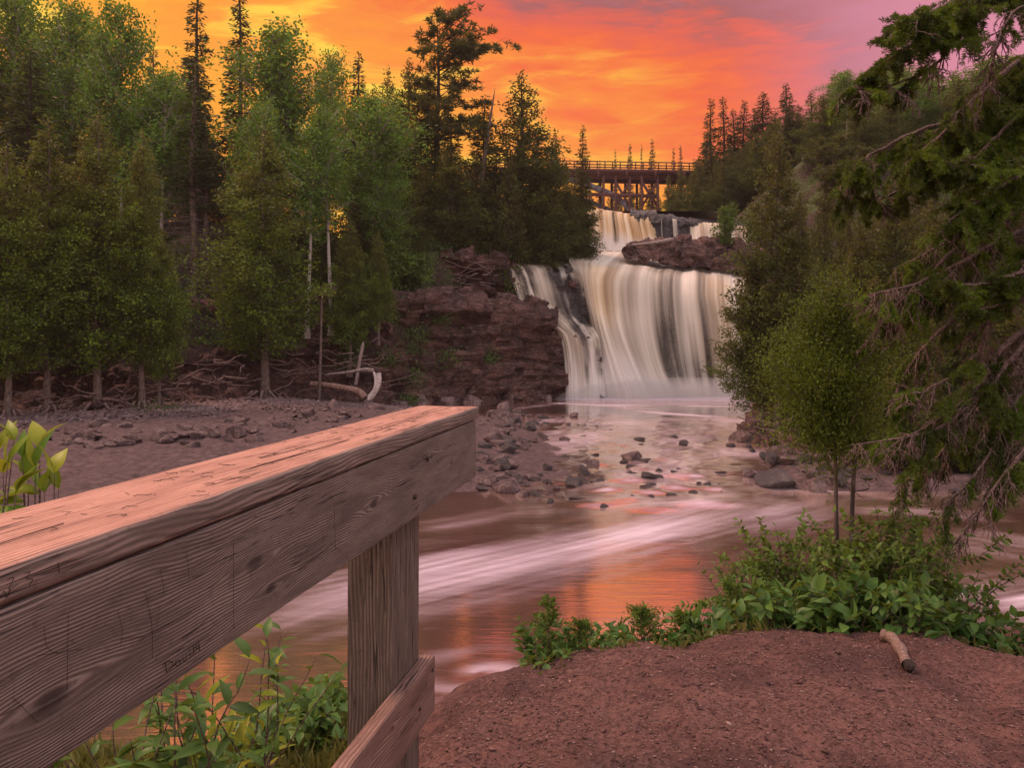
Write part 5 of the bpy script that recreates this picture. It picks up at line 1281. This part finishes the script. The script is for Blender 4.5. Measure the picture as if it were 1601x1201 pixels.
    # under and behind the railing
    for k, px, D, s, lab in (('tallstem', 395, 3.0, .95, 'bright green sapling rising just under the side board'), ('dark', 300, 2.7, .9, 'dark stemmed sapling below the ink writing'), ('dark', 245, 2.55, .9, 'dark leaved sapling at the lower left under the railing'), ('dark', 150, 2.4, .85, 'dark leaved sapling in the bottom corner under the railing'), ('dark', 340, 3.2, .85, 'sapling with red brown stem left of the post'), ('dark', 210, 2.9, .8, 'sapling behind the corner plants under the railing'), ('tallstem', 330, 2.9, .75, 'light green sapling among the dark ones'), ('dark', 100, 2.2, .8, 'lowest leafy sapling near the bottom left corner under the railing'), ('dark', 270, 3.1, .95, 'sapling standing behind the writing on the side board'), ('dark', 370, 2.75, .8, 'short sapling left of the post foot'), ('dark', 180, 2.6, .95, 'sapling between the corner plant and the dark stemmed one'), ('dark', 410, 3.3, .8, 'sapling at the left edge of the thicket beside the post')):
        dup(k if k == 'tallstem' else pick(k), on(px, D), rg.uniform(0, 6.28), s, lab)
    for i in range(26):
        px = rg.uniform(360, 560); D = rg.uniform(3.6, 4.9); dup(pick('leafy'), on(px, D), rg.uniform(0, 6.28), rg.uniform(.65, .95), 'green leafy plant in the thicket between railing and post', 'leafy plants beyond the railing')
    for px, D, s in ((520, 4.5, .42), (470, 4.6, .36), (440, 4.3, .36)): dup(pick('shrub'), on(px, D), rg.uniform(0, 6.28), s, 'small shrub poking above the thicket left of the post', 'small shrubs left of the post')
    # yellow green sprig behind the rail at the left edge
    g_ = np.random.default_rng(8); root = empty('willow_sapling', on(30, 1.75)); tag(root, 'yellow green willow like sapling behind the railing at the left edge', 'plant'); inv = Matrix.Translation(-root.location); a = Acc(); b = Acc(); bb_ = on(30, 1.75)
    for (tx, ty, dD) in ((22, 690, 0), (62, 700, .05), (-20, 700, .1), (85, 740, -.05), (45, 745, .1), (5, 740, .12), (-30, 760, 0), (70, 770, .05), (35, 715, .08), (12, 725, -.04), (55, 730, .02), (92, 765, .06), (25, 770, -.05), (-8, 710, .03)):
        tip = W(tx, ty, 1.78+dD); mid = (tip+bb_)/2+g_.normal(size=3)*.04; P = crv([bb_, mid, tip], 16); a.tube(P, np.linspace(.006, .002, 16), 5)
        for k in range(7, 16):
            for q in range(2):
                t = unit(P[min(15, k+1)]-P[k-1]); o = unit(np.cross(t, g_.normal(size=3))); 
                if k == 15: o = t*.8+o*.5
                put_leaf(b, P[k], unit(o*.9+t*.5), unit(np.array([0, -.5, 1.0])+g_.normal(size=3)*.4), g_.uniform(.05, .085), g_.uniform(.018, .030) if g_.random() < .7 else .042, g_.uniform(.2, .8), float(np.clip(.5+.3*g_.normal(), 0, 1)))
    for nm, ac, mt in (('stems', a, M_TWIG), ('leaves', b, M_YOUNG)): o = obj(nm, ac.mesh(nm, mt), root); o.matrix_parent_inverse = inv
    # grass on the bank edge
    g_ = np.random.default_rng(12); N = 15000; x = np.r_[g_.uniform(-2.6, -.55, 9000), g_.uniform(.1, 4.0, 6000)]; y = np.r_[g_.uniform(2.6, 4.9, 9000), g_.uniform(3.9, 5.3, 6000)]
    cr = np.interp(x, [-8, -1.6, -.9, -.5, 0, .7, 1.5, 2.5, 3.1, 8], [3.7, 3.9, 3.9, 3.7, 3.95, 4.45, 4.65, 4.75, 4.5, 4.2]); ok = (x < -.5) | ((y > cr-.12+.2*g_.random(N)) & (g_.random(N) < .8)); x, y = x[ok], y[ok]; N = len(x)
    P = np.c_[x, y, near_h(x, y)-.01]; D_ = unit(g_.normal(size=(N, 3))*[.45, .45, .1]+[0, 0, 1]); L = g_.uniform(.04, .15, N)*np.where(x < -.5, 1.2, .75)
    S = unit(np.cross(D_, rdir(N, g_))); w = .0022; V = np.stack([P-S*w, P+S*w, P+D_*L[:, None]*.6+S*w*.7+[0, 0, 0], P+D_*L[:, None]+g_.normal(size=(N, 3))*.02+[0, 0, -.015]], 1).reshape(-1, 3)
    Q = np.arange(N*4).reshape(-1, 4)
    tag(obj('grass', mesh('grass', V, Q, M_GRASS, False, tint=np.repeat(g_.random(N), 4))), 'thin grass along the edge of the near bank', 'grass', kind='stuff')
    # wood chips and pebbles on the dirt
    N = 26000; x = g_.uniform(-.9, 4.3, N); y = g_.uniform(2.5, 5.0, N); cr = np.interp(x, [-.5, 0, .7, 1.5, 2.5, 3.1, 8], [3.6, 3.95, 4.45, 4.65, 4.75, 4.5, 4.2]); ok = y < cr+.1; x, y = x[ok], y[ok]; N = len(x)
    s = g_.uniform(.002, .0065, N)**1.0*np.where(g_.random(N) < .04, 2.0, 1); P = np.c_[x, y, near_h(x, y)+.03*fbm(x*2.6, y*2.6, 0, 2, 44)+.010*fbm(x*9, y*9, 0, 3, 41)+.006]
    O = np.array([[1, 0, 0], [-1, 0, 0], [0, 1, 0], [0, -1, 0], [0, 0, .6], [0, 0, -.6]]); tri = np.array([[0, 2, 4], [2, 1, 4], [1, 3, 4], [3, 0, 4], [2, 0, 5], [1, 2, 5], [3, 1, 5], [0, 3, 5]])
    th = g_.uniform(0, 6.28, N); c_, s_ = np.cos(th), np.sin(th); el = g_.uniform(.7, 2.4, N); q = O[None]*np.stack([s*el, s*.8, s*.7], 1)[:, None, :]*g_.uniform(.7, 1.3, (N, 6, 1))
    q = np.stack([q[..., 0]*c_[:, None]-q[..., 1]*s_[:, None], q[..., 0]*s_[:, None]+q[..., 1]*c_[:, None], q[..., 2]], -1)+P[:, None, :]
    T = (tri[None]+(np.arange(N)*6)[:, None, None]).reshape(-1, 3)
    m, t = newmat('chips_and_pebbles'); at = node(t, 'ShaderNodeAttribute', attribute_name='tint').outputs['Fac']
    finish(t, ramp(t, at, [(0, (.035, .018, .016)), (.45, (.13, .066, .054)), (.85, (.21, .115, .095)), (1, (.30, .20, .17))]), .85)
    tag(obj('gravel', mesh('wood_chips', q.reshape(-1, 3), T, m, False, tint=np.repeat(g_.random(N), 6))), 'wood chips and small stones on the dirt of the near bank', 'gravel', kind='stuff')
    g_ = np.random.default_rng(19); a = Acc()
    for i in range(170):
        x = g_.uniform(-.6, 3.9); y = g_.uniform(2.7, 4.6)
        if y > np.interp(x, [-.5, 0, .7, 1.5, 2.5, 3.1], [3.8, 4.1, 4.45, 4.65, 4.75, 4.5]): continue
        p = np.array([x, y, float(near_h(x, y))+.016]); th = g_.uniform(0, 3.14); L = g_.uniform(.02, .09)*(2 if i % 12 == 0 else 1)
        q = p+[math.cos(th)*L, math.sin(th)*L, .0]; q[2] = float(near_h(q[0], q[1]))+.016+g_.uniform(0, .012); md = (p+q)/2+[g_.normal()*.006, g_.normal()*.006, .004]
        a.tube(crv([p, md, q], 6), g_.uniform(.0008, .0022), 4, a=float(g_.random()))
    tag(obj('litter', a.mesh('litter', M_TWIG)), 'broken twigs lying on the dirt of the near bank', 'twigs', kind='stuff')
    # the short burnt stick
    root = empty('stick', on(1400, 4.35)); tag(root, 'short bleached stick with burnt end lying on the dirt', 'stick'); inv = Matrix.Translation(-root.location)
    def gp(px, D, dz): q = on(px, D); return q+[0, 0, dz]
    pts = [gp(1382, 4.62, .03), gp(1383, 4.48, .035), gp(1393, 4.32, .035), gp(1408, 4.12, .035), gp(1418, 3.93, .035)]
    a = Acc(); a.tube(crv(pts, 26), np.interp(np.linspace(0, 1, 26), [0, .3, .6, 1], [.018, .026, .030, .024])*(1+.12*np.sin(np.arange(26)*1.1)), 10, cap=False)
    o = obj('shaft', a.mesh('shaft', m_bark('stick_wood', (.13, .085, .072), (.30, .20, .165), (30, 30, 30))), root); o.matrix_parent_inverse = inv
    me = rock_mesh('burnt_end', 991, M_DARKBARK); o = obj('burnt_end', me, root); o.location = np.array(pts[-1])-np.array(root.location)+[0.005, -.015, 0]; o.scale = (.040, .045, .05)
    # young cedar and thin trunks on the bank
    make_conifer('young', 'cedar', 2.55, .42, .55, 500, 120, 50000, .023, M_CEDAR, M_BARK, 'young_cedar', 'young tree')
    p = on(1308, 6.15); top = W(1308, 438, 6.15)[2]; lo = p[2]; dup('young', tuple(p), .5, (1.0, 1.0, (top-lo)/2.55), 'bright green young cedar with bare reddish trunk on the near bank')
    a = Acc(); p = on(1330, 6.0); a.tube(crv([p, W(1332, 800, 6.0), W(1338, 700, 6.05), W(1337, 640, 6.1)], 16), np.linspace(.022, .010, 16), 7)
    for i in range(9):
        k = W(1332+rg.uniform(-4, 4), rg.uniform(660, 800), 6.03); a.tube(crv([k, k+[rg.uniform(-.15, .15), rg.uniform(-.1, .1), .05], k+[rg.uniform(-.3, .3), rg.uniform(-.1, .1), .02+rg.uniform(-.1, .15)]], 8), np.linspace(.006, .002, 8), 4)
    tag(obj('bare_sapling', a.mesh('bare_sapling', M_BARK)), 'thin bare sapling trunk just right of the young cedar', 'young tree')
build_near()

# ------------------------------------------------------------------ old spruce reaching in from the right
def build_old_spruce():
    g_ = np.random.default_rng(61); TX, TY = 4.9, 5.4
    root = empty('old_spruce', (TX, TY, float(near_h(TX, TY))-.3)); tag(root, 'old spruce with long drooping branches reaching in from the right edge', 'tree'); inv = Matrix.Translation(-root.location)
    a = Acc(); a.tube(crv([(TX, TY, .6), (TX-.05, TY, 3), (TX+.05, TY+.05, 6), (TX, TY, 9.5)], 24), np.linspace(.24, .06, 24), 12)
    o = obj('trunk', a.mesh('trunk', M_BARK), root); o.matrix_parent_inverse = inv
    def branch(pts, r0, ntw, tl, green, dead, hang, gl=1.0, seed=0, tipw=.5):
        """pts: (px, py, D) along the limb; green = (from, to) fraction where needles grow"""
        gg = np.random.default_rng(700+seed); P = crv([W(*p) for p in pts], 40); P += np.cumsum(gg.normal(size=P.shape), 0)*.004
        b = Acc(); b.tube(P, np.linspace(r0, .004, 40), 7); nd = []
        tz = P[0][2]-.25*(P[1][2]-P[0][2])*40*.1+.12; q0 = np.array([TX, TY, tz]); b.tube(crv([q0, (q0+P[0])/2+[0, 0, .05], P[0]-(P[1]-P[0])*.2, P[0]+(P[1]-P[0])*.5], 12), np.linspace(r0*1.5, r0, 12), 7, cap=False)
        def needles(Q, L_tot, tone):
            n = max(14, int(L_tot/.0013*gl)); t = gg.random(n); idx = t*(len(Q)-1); i0 = np.clip(idx.astype(int), 0, len(Q)-2); f = (idx-i0)[:, None]; c = Q[i0]*(1-f)+Q[i0+1]*f
            T = unit(Q[i0+1]-Q[i0]); o_ = unit(np.cross(T, gg.normal(size=(n, 3)))); D = unit(o_+T*.75+[0, 0, .28])
            nd.append(leaf_quads(c, D, rdir(n, gg), gg.uniform(.020, .032, n), .0052, np.clip(tone+.22*gg.random(n)-.06, 0, 1)))
        def twig(p, d, L, lvl, gr):
            Q = [p]; dd = unit(d); n = 6
            for i in range(n): dd = unit(dd+gg.normal(size=3)*.16+np.array([0, 0, -hang*.16])); Q.append(Q[-1]+dd*L/n)
            Q = np.array(Q); b.tube(Q, np.linspace(.0045 if lvl == 0 else .0026, .0012, n+1), 4)
            if lvl < 2:
                k = int(gg.integers(3, 7)) if lvl == 0 else int(gg.integers(1, 4))
                for i in range(k):
                    j = int(gg.integers(1, n)); sd_ = unit(np.cross(dd, [0, 0, 1])*gg.choice([-1, 1])+dd*.9+gg.normal(size=3)*.25); twig(Q[j], sd_, L*gg.uniform(.35, .6), lvl+1, gr)
            if gr: needles(Q[1:] if lvl == 0 else Q, L, gr)
        for i in range(int(ntw*.8)):
            t = gg.uniform(.12, 1)**.85; k = min(38, int(t*39)); T = unit(P[k+1]-P[k]); sg = gg.choice([-1, 1]); s_ = unit(np.cross(T, [0, 0, 1.0]))*sg
            d = unit(T*gg.uniform(.3, 1.0)+s_*gg.uniform(.3, 1.0)+gg.normal(size=3)*.25+[0, 0, -hang*gg.uniform(0, 1.0)]); isg = green[0] <= t <= green[1] and gg.random() > dead
            twig(P[k], d, tl*gg.uniform(.5, 1.15)*(1-.35*t), 0, float(np.clip(.45+.32*gg.normal(), .02, 1)) if isg else 0)
        br = obj('branch', b.mesh('branch', M_TWIG), root); br.matrix_parent_inverse = inv
        if nd:
            f_ = obj('needles', crown_mesh('needles', nd, M_NEEDLE), br)
    B = branch
    # top tuft
    B([(1720, -70, 5.3), (1600, -45, 5.0), (1520, 20, 4.8), (1440, 60, 4.7), (1370, 110, 4.6)], .022, 60, .36, (.1, 1), .10, .5, seed=1)
    B([(1700, -80, 5.2), (1560, -40, 4.9), (1470, 10, 4.6), (1400, 30, 4.5)], .018, 50, .34, (.2, 1), .05, .45, seed=2)
    B([(1560, -10, 4.9), (1500, 60, 4.8), (1450, 110, 4.7), (1360, 140, 4.6), (1330, 130, 4.6)], .012, 46, .28, (.5, 1), .55, .9, seed=3)
    B([(1590, 0, 4.9), (1560, 60, 4.8), (1530, 130, 4.8), (1480, 170, 4.7)], .010, 26, .26, (0, 1), .85, .7, seed=4)
    B([(1700, -30, 5), (1600, 10, 4.5), (1570, 60, 4.4), (1550, 100, 4.4)], .006, 8, .16, (1, 1), 1, .6, seed=5)
    # big upper right mass
    B([(1760, 40, 5.6), (1640, 70, 5.3), (1580, 110, 5.1), (1520, 170, 5.0), (1470, 220, 4.9), (1420, 265, 4.8)], .030, 85, .40, (.15, 1), .10, .6, seed=6)
    B([(1760, 90, 5.4), (1650, 120, 5.1), (1590, 170, 4.9), (1540, 220, 4.8), (1500, 260, 4.7)], .026, 75, .38, (.1, 1), .10, .6, seed=7)
    B([(1740, 160, 5.6), (1620, 170, 5.4), (1510, 190, 5.3), (1420, 210, 5.2), (1350, 245, 5.1), (1320, 262, 5.1)], .026, 80, .36, (.35, 1), .45, .8, seed=8)
    B([(1740, 180, 5.7), (1600, 210, 5.5), (1480, 260, 5.4), (1390, 300, 5.3), (1345, 300, 5.2)], .024, 70, .34, (.45, 1), .5, .8, seed=9)
    B([(1740, 220, 5.2), (1640, 250, 5.0), (1560, 300, 4.8), (1500, 330, 4.7)], .024, 60, .36, (.2, 1), .2, .7, seed=10)
    # middle, long pale limbs sweeping down left with dead twigs
    B([(1760, 250, 5.5), (1620, 320, 5.3), (1540, 365, 5.2), (1470, 410, 5.1), (1420, 455, 5.0), (1380, 500, 5.0)], .028, 80, .34, (.5, 1), .75, .8, seed=11)
    B([(1760, 290, 5.3), (1640, 340, 5.1), (1560, 380, 5.0), (1480, 420, 4.9), (1400, 450, 4.9), (1355, 460, 4.9)], .024, 75, .34, (.3, 1), .6, .7, seed=12)
    B([(1740, 330, 5.0), (1650, 400, 4.8), (1590, 420, 4.7), (1520, 435, 4.7), (1480, 440, 4.6)], .018, 34, .20, (.5, 1), .1, .3, gl=1.3, seed=13)
    B([(1740, 400, 5.0), (1640, 450, 4.8), (1560, 480, 4.7), (1490, 490, 4.6)], .018, 34, .20, (.5, 1), .1, .3, gl=1.3, seed=14)
    B([(1760, 420, 5.4), (1640, 490, 5.1), (1570, 530, 5.0), (1530, 590, 4.9), (1480, 640, 4.9), (1400, 690, 4.9)], .030, 75, .36, (.45, 1), .6, .8, seed=15)
    B([(1760, 450, 5.2), (1640, 500, 5.0), (1590, 560, 4.9), (1545, 620, 4.8), (1470, 680, 4.8), (1340, 700, 4.8)], .026, 70, .34, (.5, 1), .55, .7, seed=16)
    B([(1600, 470, 5.0), (1550, 500, 4.9), (1520, 560, 4.9), (1450, 610, 4.8), (1400, 620, 4.8)], .014, 34, .26, (.4, 1), .45, .5, seed=17)
    # lower, thick mossy limb and bare hanging twigs
    B([(1780, 560, 5.2), (1640, 590, 4.9), (1590, 640, 4.8), (1555, 720, 4.7), (1480, 800, 4.7)], .026, 70, .34, (.35, 1), .72, 1.0, seed=18)
    B([(1780, 620, 5.0), (1640, 640, 4.7), (1600, 700, 4.6), (1560, 760, 4.6), (1500, 850, 4.6)], .024, 60, .32, (.5, 1), .85, 1.0, seed=19)
    B([(1780, 480, 5.5), (1650, 560, 5.3), (1580, 600, 5.2), (1480, 700, 5.1), (1400, 760, 5.1)], .024, 75, .34, (.3, 1), .6, .9, seed=20)
    B([(1780, 350, 5.7), (1650, 400, 5.6), (1540, 470, 5.5), (1440, 560, 5.4), (1390, 640, 5.4)], .022, 80, .36, (.3, 1), .45, .9, seed=21)
    B([(1780, 130, 5.9), (1680, 200, 5.8), (1580, 300, 5.7), (1480, 380, 5.6), (1400, 420, 5.5)], .022, 80, .36, (.3, 1), .4, .8, seed=22)
    B([(1780, 520, 5.6), (1660, 620, 5.4), (1600, 680, 5.3), (1530, 760, 5.2)], .020, 60, .34, (.2, 1), .6, .9, seed=23)
    B([(1780, 240, 5.0), (1680, 330, 4.9), (1620, 400, 4.8), (1580, 460, 4.8)], .020, 55, .34, (.2, 1), .4, .8, seed=24)
build_old_spruce()
bpy.context.view_layer.update()
for _k, _p in PROTO.items():          # drop shapes never placed
    if not _p['used']:
        for _c in _p['kids']: bpy.data.objects.remove(_c)
        bpy.data.objects.remove(_p['root'])
# ------------------------------------------------------------------ haze of spray and evening air
def build_haze():
    bm = bmesh.new(); bmesh.ops.create_cube(bm, size=1.0); me = bpy.data.meshes.new('haze'); bm.to_mesh(me); bm.free()
    m = bpy.data.materials.new('haze_air'); m.use_nodes = True; t = m.node_tree; t.nodes.clear()
    pv = node(t, 'ShaderNodeVolumePrincipled', {'Color': (.95, .80, .80, 1), 'Density': .00032, 'Anisotropy': .2})
    node(t, 'ShaderNodeOutputMaterial', {1: pv.outputs[0]}); me.materials.append(m)
    o = obj('haze', me); o.location = (0, 100, 32); o.scale = (604, 392, 70); tag(o, 'thin rosy evening haze filling the gorge', 'haze', kind='stuff')
build_haze()

def build_mist():
    bm = bmesh.new(); bmesh.ops.create_icosphere(bm, subdivisions=4, radius=1.0); me = bpy.data.meshes.new('mist'); bm.to_mesh(me); bm.free()
    m = bpy.data.materials.new('spray_mist'); m.use_nodes = True; t = m.node_tree; t.nodes.clear()
    pv = node(t, 'ShaderNodeVolumePrincipled', {'Color': (.98, .94, .94, 1), 'Density': .27, 'Anisotropy': .1}); node(t, 'ShaderNodeOutputMaterial', {1: pv.outputs[0]}); me.materials.append(m)
    o = obj('mist', me); p = W(1075, 628, 48.9); o.location = p; o.scale = (8.2, 1.7, 1.5); tag(o, 'pale spray hanging at the foot of the lower waterfall', 'mist', kind='stuff')
build_mist()
